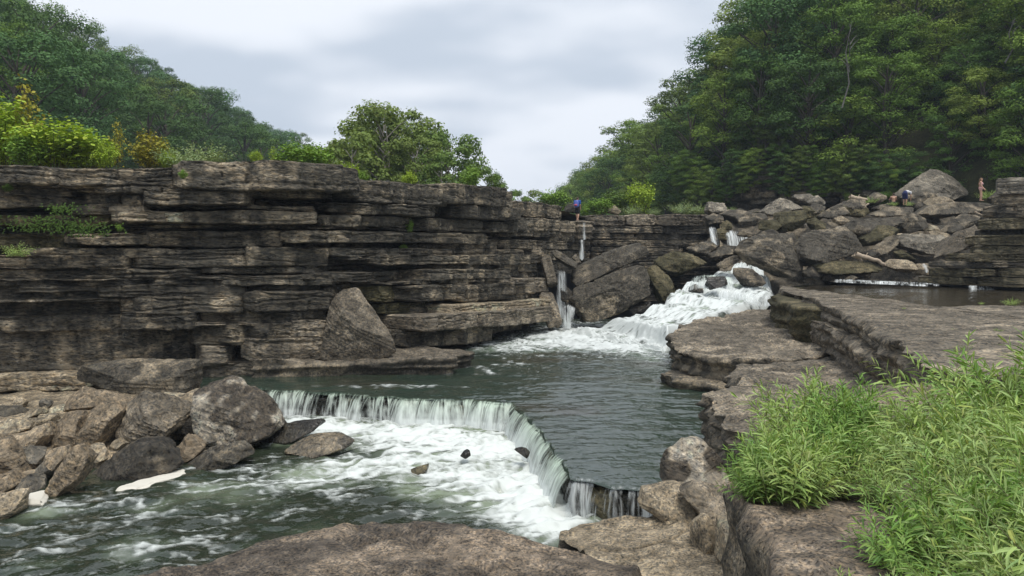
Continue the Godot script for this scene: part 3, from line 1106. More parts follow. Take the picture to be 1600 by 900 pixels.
func sky_and_light() -> void:
	var cam := Camera3D.new()
	cam.name = "camera"
	cam.fov = rad_to_deg(2.0 * atan(450.0 / F))
	cam.position = Vector3(0, EYE, 0)
	cam.rotation.x = pitch
	cam.near = 0.1
	cam.far = 3000.0
	add_child(cam)
	cam.current = true
	var w := 1024
	var h := 512
	var im := Image.create_empty(w, h, false, Image.FORMAT_RGBF)
	var n := FastNoiseLite.new()
	n.seed = 5
	n.frequency = 0.9
	n.fractal_octaves = 5
	n.noise_type = FastNoiseLite.TYPE_SIMPLEX_SMOOTH
	for y in h:
		var el := (0.5 - (y + 0.5) / h) * PI
		for x in w:
			var az := (x + 0.5) / w * TAU
			var d := Vector3(cos(el) * sin(az), maxf(sin(el), 0.0), cos(el) * cos(az))
			var k := 1.0 / (d.y + 0.22)
			var a := n.get_noise_3d(d.x * k * 0.55, d.z * k * 1.0, 3.0)
			var b := n.get_noise_3d(d.x * k * 1.5 + 9.0, d.z * k * 2.6, 8.0)
			var t := sstep(-0.36, 0.26, a + 0.55 * b)
			var c := Color(0.385, 0.435, 0.505).lerp(Color(0.590, 0.620, 0.670), t)
			im.set_pixel(x, y, c)
	var pm := PanoramaSkyMaterial.new()
	pm.panorama = ImageTexture.create_from_image(im)
	var sky := Sky.new()
	sky.sky_material = pm
	var env := Environment.new()
	env.background_mode = Environment.BG_SKY
	env.sky = sky
	env.tonemap_mode = Environment.TONE_MAPPER_LINEAR
	env.tonemap_exposure = 1.6
	env.sdfgi_enabled = true
	env.ssao_enabled = true
	env.ssil_enabled = true
	env.fog_enabled = true
	env.fog_density = 0.0004
	env.fog_light_color = Color(0.80, 0.86, 0.93)
	var we := WorldEnvironment.new()
	we.environment = env
	add_child(we)
	var sun := DirectionalLight3D.new()
	sun.name = "sun"
	sun.light_energy = 0.5
	sun.light_angular_distance = 24.0
	sun.light_color = Color(1.0, 0.98, 0.95)
	sun.shadow_enabled = true
	sun.rotation_degrees = Vector3(-68, 28, 0)
	add_child(sun)

func plateau_start(x: float) -> float:
	if x > 16.0: return 62.0
	var best := 27.0
	for k in range(1, CLIFF.size()):
		var a := wall_point(CLIFF, CLIFF[k - 1][0])
		var b := wall_point(CLIFF, CLIFF[k][0])
		if x >= a.x and x <= b.x: return -lerpf(a.y, b.y, (x - a.x) / (b.x - a.x))
	return best if x < 0.0 else 61.0

func hill_left(x: float, d: float) -> float:
	return 8.0 + 38.0 * sstep(-32.0, -118.0, x) * sstep(20.0, 90.0, d) + na.get_noise_2d(x * 1.2, d * 1.2) * 4.0

var FOOT := [Vector2(52, -56), Vector2(43, -62), Vector2(34, -73), Vector2(23, -84), Vector2(20.5, -100), Vector2(18.5, -125), Vector2(17, -165), Vector2(14, -215), Vector2(13, -270), Vector2(10, -330)]

func foot_at(u: float) -> Array:      # u metres along the foot of the wooded bluff -> [point, uphill direction]
	for k in range(1, FOOT.size()):
		var l: float = FOOT[k - 1].distance_to(FOOT[k])
		if u <= l or k == FOOT.size() - 1:
			var t: Vector2 = (FOOT[k] - FOOT[k - 1]).normalized()
			return [FOOT[k - 1] + t * u, Vector2(-t.y, t.x)]
		u -= l
	return []

func hill_right(v: float, u: float) -> float:
	return 9.0 + 4.6 * sstep(0.0, 2.0, v) * sstep(95.0, 55.0, u) + v * 0.72 * lerpf(1.0, 0.6, sstep(40.0, 160.0, u))

func ground() -> void:
	var base := PlaneMesh.new()
	base.size = Vector2(4000, 4000)
	tag(put("ground", base, plain(0.06, 0.06, 0.045, 1.0), null, Vector3(0, -1.2, 0)), "dark gravelly bed of the gorge", "ground", "", "structure")
	# plateau behind the cliff
	var v := PackedVector3Array()
	var c := PackedColorArray()
	var xs := []
	var x := -60.0
	while x < 70.0:
		xs.append(x)
		x += 0.6
	var ts := [0.5, 0.9, 1.5, 2.5, 4.0, 6.0, 9.0, 13.0, 18.0, 25.0, 35.0, 50.0, 75.0, 110.0, 160.0, 250.0, 400.0, 700.0]
	for xx in xs:
		var d0 := plateau_start(xx)
		for t in ts:
			var y: float = 8.15 + na.get_noise_2d(xx * 8.0, t * 8.0) * 0.3 + minf(t, 20.0) * 0.012
			y += 0.9 * sstep(15.0, 24.0, xx)
			v.append(Vector3(xx, y, -d0 - t))
			c.append(Color(0.30, 0.28, 0.14).lerp(Color(0.42, 0.36, 0.26), sstep(-0.3, 0.4, nb.get_noise_2d(xx * 5.0, t * 5.0))))
	tag(put("plateau", arrays_mesh(v, grid_index(xs.size(), ts.size(), false), c), M.soil), "stony flat land on top of the bedded cliff", "ground", "", "structure")
	# wooded slope beyond the cliff
	v = PackedVector3Array()
	c = PackedColorArray()
	for i in 60:
		var hx := -28.0 - i * 6.0
		for j in 90:
			var d := 16.0 + j * 8.0
			v.append(Vector3(hx, hill_left(hx, d) - 0.5, -d))
			c.append(Color(0.10, 0.12, 0.05))
	tag(put("wooded_hill", arrays_mesh(v, grid_index(60, 90, true), c), M.soil), "long wooded ridge beyond the bedded cliff", "hill", "", "structure")
	v = PackedVector3Array()
	c = PackedColorArray()
	for i in 90:
		var u := i * 4.0
		var f := foot_at(u)
		for j in 26:
			var k := j * 4.0
			if j == 1: k = 1.0
			var p: Vector2 = f[0] + f[1] * k
			v.append(Vector3(p.x, hill_right(k, u) + na.get_noise_2d(p.x * 6.0, p.y * 6.0) * 0.8, p.y))
			c.append(Color(0.11, 0.12, 0.055))
	tag(put("steep_hill", arrays_mesh(v, grid_index(90, 26, true), c), M.soil), "steep wooded hill rising above the boulder slope", "hill", "", "structure")
	# slope that carries the boulders
	v = PackedVector3Array()
	c = PackedColorArray()
	for i in 80:
		var px := 1125.0 + i * 8.2
		for j in 40:
			var py := 462.0 - j * 4.1
			var p := at(px, py, field_depth(py) + 1.0)
			p.y += -1.3 + na.get_noise_2d(p.x * 20.0, p.z * 20.0) * 0.7 + nb.get_noise_2d(p.x * 9.0, p.z * 9.0) * 0.35
			v.append(p)
			c.append(rock_color(p, "mid", 3.0))
	tag(put("boulder_slope", arrays_mesh(v, grid_index(80, 40, false), c), M.rock), "rubble slope under the tumbled boulders", "ground", "", "structure")
	# bank of pale gravel below the cliff, under the boulders
	v = PackedVector3Array()
	c = PackedColorArray()
	for i in 160:
		for j in 60:
			var gx := -30.0 + i * 0.16
			var d := 12.0 + j * 0.26
			var edge := table([[-30.0, 11.0], [-14.0, 14.8], [-10.5, 19.0], [-8.5, 24.0], [-7.0, 28.0], [-4.4, 33.0]], gx)
			var y := clampf((d - edge) * 0.11, -0.7, 0.42) + na.get_noise_2d(gx * 20.0, d * 20.0) * 0.12 + nb.get_noise_2d(gx * 9.0, d * 9.0) * 0.06
			var p := Vector3(gx, y, -d)
			v.append(p)
			c.append(rock_color(p, "tan" if d > 21.0 else "brown", 7.0))
	tag(put("gravel_bank", arrays_mesh(v, grid_index(160, 60, false), c), M.rock), "pale gravel bank at the foot of the cliff", "ground", "", "structure")

func field_depth(py: float) -> float:
	return 48.0 + (440.0 - py) / 130.0 * 14.0

func bank_depth(py: float) -> float:
	return table([[590, 25.8], [620, 24.2], [650, 22.2], [690, 20.3], [740, 18.2], [790, 16.0], [860, 13.4]], py)

func cliffs() -> void:
	var o := holder("bedded_cliff", Vector3.ZERO)
	tag(o, "tall dark cliff of thin level limestone beds with overhangs", "cliff", "", "structure")
	bed_core(o, CLIFF, -260.0, 866.0, 0.2, 8.3, 0.6, "bed", 4)
	var beds := [
		[-80, 100, 258, 288, 0.9], [88, 192, 264, 291, 0.75], [183, 290, 262, 285, 0.7, "bed"], [292, 517, 254, 300, 1.25, "bed"], [300, 505, 296, 309, 0.75, "bed"],
		[-60, 106, 291, 307, 0.6], [100, 175, 289, 301, 0.35, "bed"], [168, 336, 282, 303, 0.85], [-60, 127, 307, 326, 0.35, "bed"], [128, 192, 304, 324, 0.25, "bed"],
		[193, 241, 301, 322, 0.6, "bed"], [243, 386, 299, 321, 0.85, "bed"], [386, 470, 312, 334, 0.0, "bed"], [123, 232, 321, 334, 0.55], [-60, 192, 336, 354, 0.4, "mossy"], [192, 478, 329, 350, 0.75, "bed"], [193, 300, 331, 347, 0.80, "tan"],
		[-60, 122, 367, 391, 0.25, "mossy"], [112, 228, 364, 383, 0.65], [226, 442, 361, 387, 0.3], [444, 520, 362, 379, 0.65, "bed"],
		[40, 392, 388, 403, 0.45], [-60, 200, 399, 421, 0.65], [198, 396, 400, 419, 0.6], [392, 497, 387, 418, 0.6, "bed"], [-60, 312, 420, 435, 0.55, "bed"], [308, 500, 416, 428, 0.5], [-60, 240, 431, 447, 0.6], [235, 512, 430, 446, 0.62, "bed"],
		[-60, 160, 446, 457, 0.5], [164, 376, 445, 466, 0.7], [-60, 166, 453, 469, 0.45, "bed"], [374, 500, 443, 457, 0.4], [-60, 202, 469, 494, 0.0, "bed"], [202, 382, 464, 493, 0.75, "bed"], [378, 505, 455, 486, 0.65, "bed"],
		[-60, 196, 492, 519, 0.35, "bed"], [204, 304, 489, 518, 0.85, "bed"], [193, 206, 492, 516, 0.5, "bed"], [304, 502, 480, 507, 0.5, "bed"],
		[300, 422, 506, 541, 0.6, "bed"], [424, 512, 500, 529, 0.55, "bed"], [-80, 256, 514, 584, 0.3, "bed"], [254, 308, 512, 566, 0.2, "bed"], [303, 363, 541, 571, 0.55, "slab"], [387, 510, 527, 566, 0.75, "slab"], [360, 392, 540, 567, 0.2, "bed"],
		[304, 429, 567, 593, 0.5, "slab"], [428, 510, 562, 588, 0.6, "slab"], [-80, 132, 583, 613, 0.5, "tan"], [-80, 122, 613, 622, 0.35, "tan"],
		[515, 549, 275, 309, 0.6, "bed"], [547, 668, 285, 320, 0.75, "bed"], [664, 752, 288, 321, 0.85, "bed"], [745, 783, 297, 340, 0.7, "bed"], [500, 549, 317, 333, 0.35], [545, 648, 318, 336, 0.75], [648, 705, 322, 336, 0.2, "bed"], [700, 786, 322, 343, 0.75, "bed"],
		[398, 472, 334, 354, 0.1], [488, 632, 338, 356, 0.6, "bed"], [652, 738, 342, 361, 0.5, "bed"], [756, 800, 347, 363, 0.5, "bed"], [398, 452, 361, 382, 0.3], [448, 604, 362, 380, 0.65, "bed"], [600, 740, 364, 381, 0.6], [640, 765, 381, 389, 0.35],
		[478, 602, 387, 401, 0.5, "bed"], [530, 804, 389, 400, 0.5], [500, 570, 400, 414, 0.15, "bed"], [568, 706, 399, 414, 0.65, "bed"], [700, 804, 398, 414, 0.7, "bed"], [398, 500, 413, 428, 0.35, "bed"], [674, 763, 412, 423, 0.5], [644, 762, 421, 438, 0.85, "bed"], [758, 808, 411, 433, 0.5],
		[480, 603, 424, 441, 0.5, "bed"], [600, 648, 424, 440, 0.1, "bed"], [628, 752, 435, 449, 0.6], [558, 618, 447, 473, 0.4, "mossy"], [608, 690, 446, 472, 0.8, "bed"], [686, 768, 446, 472, 0.85, "bed"], [765, 826, 435, 460, 0.8, "slab"], [500, 560, 440, 470, 0.0, "bed"],
		[768, 812, 458, 472, 0.6, "bed"], [398, 505, 455, 481, 0.6, "bed"], [398, 505, 481, 504, 0.5, "bed"], [428, 512, 501, 529, 0.7, "slab"], [584, 662, 473, 490, 0.5, "mossy"], [624, 722, 478, 492, 0.6, "bed"], [720, 746, 467, 485, 0.6, "bed"], [745, 778, 465, 481, 0.5, "bed"],
		[655, 812, 473, 491, 1.5, "tan"], [600, 806, 487, 513, 2.0, "slab"], [590, 716, 511, 543, 1.3, "bed"], [716, 800, 505, 520, 0.6, "bed"],
		[790, 864, 318, 341, 0.4, "bed"], [852, 874, 330, 346, 0.3, "bed"], [790, 898, 344, 363, 0.5, "bed"], [795, 862, 361, 371, 0.35], [856, 914, 351, 379, 0.3, "bed"], [795, 914, 377, 391, 0.4], [795, 856, 389, 400, 0.3], [845, 914, 392, 408, 0.3, "bed"], [795, 850, 398, 412, 0.6, "bed"], [800, 848, 411, 426, 0.5], [848, 912, 408, 430, 0.2], [800, 846, 425, 437, 0.4], [790, 838, 458, 476, 0.5], [786, 818, 488, 504, 0.8, "slab"]]
	for k in beds.size():
		var b: Array = beds[k]
		if b[1] - b[0] > 60:      # beds run on behind their neighbours
			b[0] -= 10
			b[1] += 10
		b[4] = (b[4] - 0.5) * 1.9 + 0.55 if b[4] < 1.2 else b[4] + 0.4      # deep gaps, far-reaching lips
		slab(o, CLIFF, b, k + 1.0)
	var thin := [[-80, 330, 288, 294, 0.75], [-80, 290, 303, 309, 0.7, "bed"], [120, 500, 321, 328, 0.55], [-80, 430, 333, 338, 0.65, "bed"], [200, 520, 352, 358, 0.35], [-80, 460, 384, 390, 0.7, "bed"], [60, 560, 401, 406, 0.55], [-80, 520, 418, 423, 0.8, "bed"], [-80, 500, 433, 437, 0.75], [100, 520, 445, 449, 0.8, "bed"], [-80, 300, 466, 472, 0.65, "bed"], [-80, 300, 490, 495, 0.7, "bed"], [250, 520, 503, 508, 0.75, "slab"], [-80, 420, 511, 516, 0.5, "bed"], [280, 520, 563, 569, 0.65, "slab"],
		[500, 780, 333, 338, 0.7, "bed"], [470, 700, 356, 361, 0.55], [560, 800, 379, 384, 0.7, "bed"], [470, 700, 401, 406, 0.6], [600, 810, 413, 418, 0.75, "bed"], [560, 800, 437, 442, 0.7], [540, 790, 470, 475, 0.8, "bed"], [600, 800, 444, 448, 0.9, "bed"], [480, 640, 416, 421, 0.6]]
	for k in range(0, thin.size(), 2):
		thin[k][4] = (thin[k][4] - 0.55) * 2.2 + 0.45
		slab(o, CLIFF, thin[k], 150.0 + k)
	# the low shelf that the triangular boulder stands on
	ledge("rock_shelf", plan_px([395, 566, 560, 563, 708, 560, 716, 556, 742, 550, 738, 545, 640, 540, 440, 540], 1.32), 1.32, 0.1, "slab", 3, "low flat shelf at the waterline carrying the triangular boulder", {"under": 0.25, "face": "mid"})

	o = holder("back_cliff", Vector3.ZERO)
	tag(o, "low bedded wall at the head of the gorge beside the thin waterfall", "cliff", "", "structure")
	bed_core(o, BACK, 905.0, 1130.0, 1.0, 8.15, 0.2, "bed", 9)
	beds = [[917, 979, 336, 353, 0.45, "slab"], [978, 1025, 335, 353, 0.5, "slab"], [1024, 1112, 335, 354, 0.5, "slab"], [915, 1040, 354, 365, 0.4, "bed"], [1035, 1112, 354, 366, 0.35, "bed"], [918, 992, 365, 374, 0.15], [990, 1100, 365, 375, 0.1], [920, 1040, 375, 385, 0.5, "bed"], [1035, 1110, 376, 386, 0.45, "bed"], [922, 1064, 385, 396, 0.6, "bed"], [920, 1050, 396, 410, 0.6], [925, 1070, 410, 428, 0.7, "bed"]]
	for k in beds.size(): slab(o, BACK, beds[k], 200.0 + k)

	o = holder("ledge_cliff", Vector3.ZERO)
	tag(o, "stepped olive-brown bedded cliff where the bather stands", "cliff", "", "structure")
	bed_core(o, SIDE, 1540.0, 1800.0, 2.8, 8.2, 0.6, "olive", 14)
	beds = [[1556, 1720, 276, 303, 0.9, "grey"], [1546, 1720, 302, 319, 0.6, "bed"], [1534, 1720, 317, 341, 0.9, "bed"], [1528, 1720, 341, 359, 0.7, "olive"], [1520, 1720, 358, 370, 0.0, "bed"], [1508, 1720, 367, 385, 0.5, "olive"], [1514, 1720, 384, 397, 0.35, "olive"], [1478, 1720, 396, 410, 0.7, "olive"], [1452, 1720, 408, 420, 0.85, "bed"], [1454, 1560, 420, 433, 0.9, "olive"], [1558, 1720, 420, 434, 0.85, "olive"], [1440, 1530, 433, 447, 0.8, "olive"], [1528, 1720, 434, 450, 1.0, "olive"]]
	for k in beds.size(): slab(o, SIDE, beds[k], 300.0 + k, "rock_slab", 3.0)

	o = holder("wooded_bluff", Vector3.ZERO)
	tag(o, "grey and white streaked bluff under the overhanging forest", "cliff", "", "structure")
	bed_core(o, BLUFF, 1140.0, 1400.0, 8.0, 13.6, 0.3, "bed", 21, "bedrock_face", 2.6)
	rng.seed = 77
	wall_step = 0.14
	var y := 264.0
	var k2 := 0
	while y < 312.0:
		var t := rng.randf_range(7.0, 13.0)
		var x := 1150.0 + rng.randf_range(-20, 30)
		while x < 1385.0:
			var l := rng.randf_range(40.0, 110.0)
			if rng.randf() < 0.75:
				slab(o, BLUFF, [x, x + l, y, y + t - 1.0, rng.randf_range(-0.3, 0.9), ["bed", "bed", "grey", "bed", "pale"][rng.randi() % 5]], 400.0 + k2)
			x += l - 3.0
			k2 += 1
		y += t
	wall_step = 0.07

func shore() -> void:
	# stepped ledges on the near bank
	ledge("flat_platform", plan_px([1218, 446, 1250, 452, 1300, 466, 1380, 474, 1460, 478, 1540, 477, 1640, 476, 1900, 480, 2300, 560, 1800, 600, 1560, 590, 1500, 584, 1432, 572, 1425, 548, 1372, 524, 1362, 508, 1325, 494, 1290, 476, 1262, 464, 1225, 456], 3.40), 3.40, 2.7, "slab", 5, "broad flat brown rock platform beside the shallow channel", {"mid": Vector2(14.5, -19.5), "rings": 44, "step": 0.1, "rough": 0.035, "face": "slab", "under": 0.06})
	ledge("stepped_ledge", plan_px([1212, 468, 1240, 476, 1275, 500, 1310, 520, 1345, 540, 1395, 566, 1440, 590, 1600, 600, 1700, 560, 1500, 500, 1300, 470], 2.85), 2.85, 1.3, "slab", 8, "lower step of rock under the edge of the flat platform", {"rings": 34, "rough": 0.05, "face": "slab", "under": 0.08, "mid": Vector2(10.2, -21.0)})
	ledge("water_worn_ledge", plan_px([1046, 520, 1062, 508, 1110, 492, 1160, 486, 1212, 489, 1260, 500, 1290, 520, 1320, 548, 1240, 560, 1205, 562, 1150, 556, 1090, 548, 1055, 540], 1.95), 1.95, 0.2, "slab", 12, "rounded grey ledge jutting into the foot of the rapids", {"rings": 40, "rough": 0.08, "face": "mid", "under": 0.30, "tilt": Vector2(0.03, 0.0)})
	ledge("cracked_ledge", plan_px([1205, 545, 1232, 528, 1290, 525, 1400, 560, 1420, 600, 1300, 590, 1215, 575, 1196, 562], 1.85), 1.85, 0.4, "grey", 15, "pale cracked ledge wedged behind the willow shrubs", {"rings": 30, "rough": 0.06, "face": "mid"})
	ledge("low_wet_ledge", plan_px([1032, 582, 1060, 569, 1120, 566, 1150, 570, 1160, 600, 1128, 602, 1095, 596, 1045, 592], 1.06), 1.06, 0.2, "mid", 18, "thin dark ledge just above the pool water", {"rings": 20, "rough": 0.05})
	ledge("middle_ledge", plan_px([1140, 586, 1150, 570, 1220, 566, 1300, 568, 1400, 570, 1450, 610, 1330, 640, 1250, 622, 1180, 606, 1145, 600], 1.95), 1.95, 0.3, "slab", 21, "flat tan ledge between the pool and the willow shrubs", {"rings": 30, "rough": 0.06, "face": "mid"})
	ledge("square_block", plan_px([1106, 612, 1122, 606, 1180, 602, 1260, 600, 1340, 640, 1330, 690, 1210, 690, 1140, 672, 1112, 640], 1.98), 1.98, -0.2, "slab", 24, "square-edged brown block standing upright at the pool edge", {"rings": 30, "rough": 0.07, "face": "slab", "under": 0.05, "step": 0.06})
	# near rocks
	ledge("foreground_rock", plan_px([160, 905, 250, 893, 300, 878, 345, 862, 400, 845, 470, 824, 545, 808, 600, 805, 650, 809, 700, 811, 745, 820, 800, 832, 850, 845, 905, 862, 960, 876, 992, 884, 1000, 905, 1000, 1010, 600, 1060, 120, 1040], 1.72), 1.72, -0.5, "rust", 30, "broad pitted brown rock overlooking the river", {"rings": 64, "step": 0.04, "rough": 0.055, "mat": M.near, "category": "rock", "mid": Vector2(-1.5, -8.2), "tilt": Vector2(0.0, 0.03)})
	ledge("tan_slab", plan_px([872, 812, 900, 803, 960, 804, 1010, 806, 1060, 800, 1130, 804, 1215, 815, 1235, 860, 1230, 960, 1080, 980, 985, 960, 930, 885, 905, 858, 884, 842], 1.45), 1.45, -0.4, "tan", 33, "smooth tan slab sloping beside the foot of the small falls", {"rings": 54, "step": 0.045, "rough": 0.06, "mat": M.near, "category": "rock", "under": 0.3, "face": "dark", "tilt": Vector2(0.06, 0.05)})
	ledge("dark_slab", PackedVector2Array([Vector2(1.36, -4.2), Vector2(1.86, -5.6), Vector2(1.96, -6.35), Vector2(2.0, -6.95), Vector2(2.25, -7.4), Vector2(2.65, -8.6), Vector2(4.0, -10.5), Vector2(5.5, -12.0), Vector2(9.0, -12.5), Vector2(13.0, -10.0), Vector2(13.0, 3.0), Vector2(-2.0, 3.0), Vector2(-2.0, 0.5), Vector2(1.0, 0.2), Vector2(1.3, -2.0)]), 3.12, 0.4, "rust", 36, "dark brown cracked slab under the willow shrubs", {"rings": 80, "step": 0.05, "rough": 0.05, "mat": M.near, "category": "rock", "face": "mid", "mid": Vector2(3.2, -4.6), "wob": 0.4})
	boulder("broken_block", PackedVector2Array([Vector2(998, 790), Vector2(1010, 772), Vector2(1045, 768), Vector2(1085, 775), Vector2(1112, 812), Vector2(1100, 836), Vector2(1075, 834), Vector2(1030, 812)]), 10.9, 0.9, "tan", 41, "pitted tan block with a hollow underside on the tan slab", "rock", "", 5, Vector3(0, 1, 0), 44.0, 1.0, M.near)
	boulder("broken_block", PackedVector2Array([Vector2(1068, 772), Vector2(1085, 755), Vector2(1130, 757), Vector2(1190, 770), Vector2(1190, 820), Vector2(1130, 822), Vector2(1090, 800)]), 10.6, 1.0, "slab", 42, "wedge of tan rock half hidden by the willow leaves", "rock", "", 5, Vector3(0, 1, 0), 44.0, 1.0, M.near)
	boulder("broken_block", PackedVector2Array([Vector2(1090, 868), Vector2(1088, 800), Vector2(1108, 806), Vector2(1135, 850), Vector2(1130, 885)]), 9.6, 0.5, "tan", 43, "upright broken fin of tan rock on the tan slab", "rock", "", 5, Vector3(1, 0.2, 0), 44.0, 1.0, M.near)
	boulder("broken_block", PackedVector2Array([Vector2(1128, 880), Vector2(1130, 822), Vector2(1185, 818), Vector2(1200, 890), Vector2(1150, 905)]), 8.9, 0.8, "tan", 44, "pale pitted block leaning against the dark slab", "rock", "", 5, Vector3(0, 1, 0), 44.0, 1.0, M.near)
	boulder("speckled_boulder", PackedVector2Array([Vector2(1030, 738), Vector2(1038, 705), Vector2(1064, 683), Vector2(1105, 688), Vector2(1130, 720), Vector2(1138, 750), Vector2(1110, 770), Vector2(1062, 772), Vector2(1038, 755)]), 14.0, 1.2, "lichen", 45, "white-speckled grey boulder at the end of the waterfall lip", "boulder", "", 5)
	# the round boulder bank below the cliff
	var bank := [
		[[935, 330, 960, 280, 1060, 255, 1130, 270, 1200, 330, 1300, 380, 1350, 440, 1330, 490, 1260, 550, 1180, 570, 1050, 560, 970, 500, 935, 430], 21.2, 2.2, "lichen", "large rounded boulder blotched with white lichen at the waterfall's end"],
		[[520, 490, 600, 390, 680, 335, 760, 345, 870, 430, 860, 490, 800, 540, 740, 570, 650, 590, 560, 570], 20.6, 1.9, "slab", "big grey boulder with a peaked top on the gravel bank"],
		[[370, 480, 450, 400, 530, 370, 580, 400, 590, 420, 520, 500, 530, 560, 490, 605, 430, 570], 20.4, 1.4, "brown", "tall brown boulder leaning against the big grey boulder"],
		[[190, 600, 250, 500, 320, 430, 400, 420, 370, 470, 420, 570, 330, 600, 230, 640], 20.2, 1.3, "brown", "smooth brown boulder with pitted face amid the bank"],
		[[310, 380, 390, 310, 480, 330, 600, 375, 580, 400, 440, 400, 320, 430], 22.4, 1.6, "brown", "brown boulder just below the long fallen slab"],
		[[390, 750, 500, 680, 560, 610, 650, 575, 740, 580, 850, 670, 830, 700, 700, 730, 560, 760, 450, 775], 18.2, 1.4, "dark", "dark wet boulder at the water's edge beside white scum"],
		[[850, 700, 1000, 590, 1130, 565, 1170, 580, 1200, 620, 1100, 660, 970, 720, 870, 730], 18.9, 1.2, "mid", "low brown wedge sloping into the river below the rounded boulder"],
		[[810, 630, 880, 530, 955, 600, 930, 640, 870, 670], 19.4, 0.7, "brown", "small pointed boulder with a white-edged top"],
		[[830, 520, 870, 430, 920, 410, 950, 480, 930, 540, 870, 530], 21.0, 0.9, "dark", "dark boulder squeezed between grey and rounded boulders"],
		[[200, 840, 300, 650, 350, 590, 420, 620, 420, 660, 370, 760, 300, 820, 240, 860], 16.6, 0.6, "brown", "upright brown slab tilted at the water's edge"],
		[[80, 570, 150, 510, 210, 490, 230, 540, 190, 600, 110, 600], 19.6, 0.9, "brown", "small brown boulder behind the tilted slab"],
		[[95, 600, 140, 585, 210, 630, 200, 670, 140, 670], 18.6, 0.6, "grey", "small grey knobbly stone behind the tilted slab"],
		[[165, 700, 220, 650, 290, 650, 300, 680, 250, 720, 210, 740], 17.8, 0.6, "grey", "banded grey stone beside the tilted slab"],
		[[-20, 555, 60, 560, 100, 610, 150, 720, 60, 730, -20, 700], 18.3, 0.9, "brown", "flat brown slab standing on edge on the bank"],
		[[-30, 740, 50, 720, 80, 770, 40, 815, -30, 830], 16.8, 0.8, "brown", "broken brown stone below the slab on edge"],
		[[80, 750, 140, 725, 210, 760, 210, 800, 120, 810], 17.0, 0.7, "grey", "grey stone between broken stones near the cream scum"],
		[[-40, 820, 80, 795, 130, 800, 125, 870, 60, 930, -40, 920], 15.4, 1.0, "tan", "rust-stained tan boulder at the river margin"],
		[[-20, 475, 80, 465, 180, 490, 80, 560, -20, 550], 21.0, 1.0, "pale", "pale layered limestone block on the gravel bank"],
		[[180, 440, 270, 435, 285, 465, 200, 480], 21.8, 0.6, "pale", "pale rounded cobble on the gravel bank"],
		[[410, 590, 500, 600, 520, 640, 470, 660, 430, 640], 18.8, 0.6, "tan", "tan stone wedged above the dark wet boulder"],
		[[515, 600, 540, 550, 580, 580, 560, 610], 19.2, 0.4, "tan", "small tan stone under the big grey boulder"],
		[[-20, 410, 60, 415, 90, 440, 0, 455], 22.6, 0.7, "mid", "dark flat stone at the foot of the cliff"],
		[[935, 560, 960, 530, 1020, 570, 950, 590], 19.9, 0.4, "grey", "small grey stone in the gap under the rounded boulder"],
		[[70, 455, 180, 412, 190, 440, 120, 475], 22.4, 0.6, "pale", "flat pale stone lying below the pale ledge"],
		[[340, 240, 380, 215, 600, 205, 880, 215, 905, 200, 912, 260, 890, 335, 760, 340, 500, 310, 350, 290], 24.2, 1.5, "mid", "long ridged slab fallen against the cliff foot"],
		[[225, 610, 300, 595, 320, 640, 290, 690, 230, 660], 17.6, 0.5, "brown", "chipped brown stone behind the tilted slab's top"],
		[[760, 350, 850, 355, 865, 385, 820, 410], 22.8, 0.8, "pale", "cream stone behind the big grey boulder"],
		[[840, 340, 935, 330, 940, 420, 860, 420], 22.6, 0.8, "tan", "tan stone between the long slab and the rounded boulder"],
		[[430, 690, 520, 640, 530, 690, 480, 720, 420, 730], 18.7, 0.5, "tan", "orange-tan stone beside the dark wet boulder"]]
	for k in bank.size():
		var e: Array = bank[k]
		var p := zoomed(e[0], 0, 500, 3.0)
		boulder("boulder" if k != 24 else "fallen_slab", p, e[1], e[2], e[3], 500 + k, e[4], "boulder", "", 5 if k in [0, 1, 2, 3, 4, 5, 6, 8, 9, 13, 16, 24] else 4, Vector3(0.3, 1, 0.3) if k != 24 else Vector3(0.05, 1, 0), 60.0 if k > 0 else 24.0)
	# pebbles and small stones that fill the bank
	rng.seed = 9
	for k in 130:
		var px := rng.randf_range(-20, 330)
		var py := rng.randf_range(622, 800)
		if py > 800.0 - px * 0.27: continue
		var s := rng.randf_range(6, 20)
		var poly := PackedVector2Array()
		for j in 7:
			var a := TAU * j / 7.0 + rng.randf() * 0.5
			poly.append(Vector2(px + cos(a) * s * rng.randf_range(0.8, 1.2), py + sin(a) * s * 0.7))
		var tone: String = ["brown", "tan", "grey", "pale"][rng.randi() % 4]
		boulder("stone", poly, bank_depth(py) + 0.5, s * 0.025, tone, 600 + k, "small angular " + tone + " stone filling gaps in the boulder bank", "stone", "small " + tone + " stones on the boulder bank", 3)
	# rocks in the lower river
	boulder("river_rock", PackedVector2Array([Vector2(440, 708), Vector2(448, 697), Vector2(500, 684), Vector2(545, 681), Vector2(554, 688), Vector2(540, 702), Vector2(500, 714)]), 20.0, 1.1, "mid", 701, "low brown rock awash in the foam below the falls", "rock", "", 4, Vector3(0, 1, 0), 20.0, 0.7, M.wet)
	boulder("river_rock", PackedVector2Array([Vector2(395, 690), Vector2(430, 664), Vector2(470, 655), Vector2(502, 655), Vector2(498, 668), Vector2(450, 690)]), 21.4, 1.2, "black", 702, "black wet rock beside the rounded boulder", "rock", "", 4, Vector3(0, 1, 0), 20.0, 0.7, M.wet)
	boulder("river_rock", PackedVector2Array([Vector2(600, 748), Vector2(640, 732), Vector2(668, 728), Vector2(666, 738), Vector2(630, 752)]), 18.2, 0.8, "mossy", 703, "green-dark rock barely breaking the white water", "rock", "", 4, Vector3(0, 1, 0), 20.0, 0.6, M.wet)
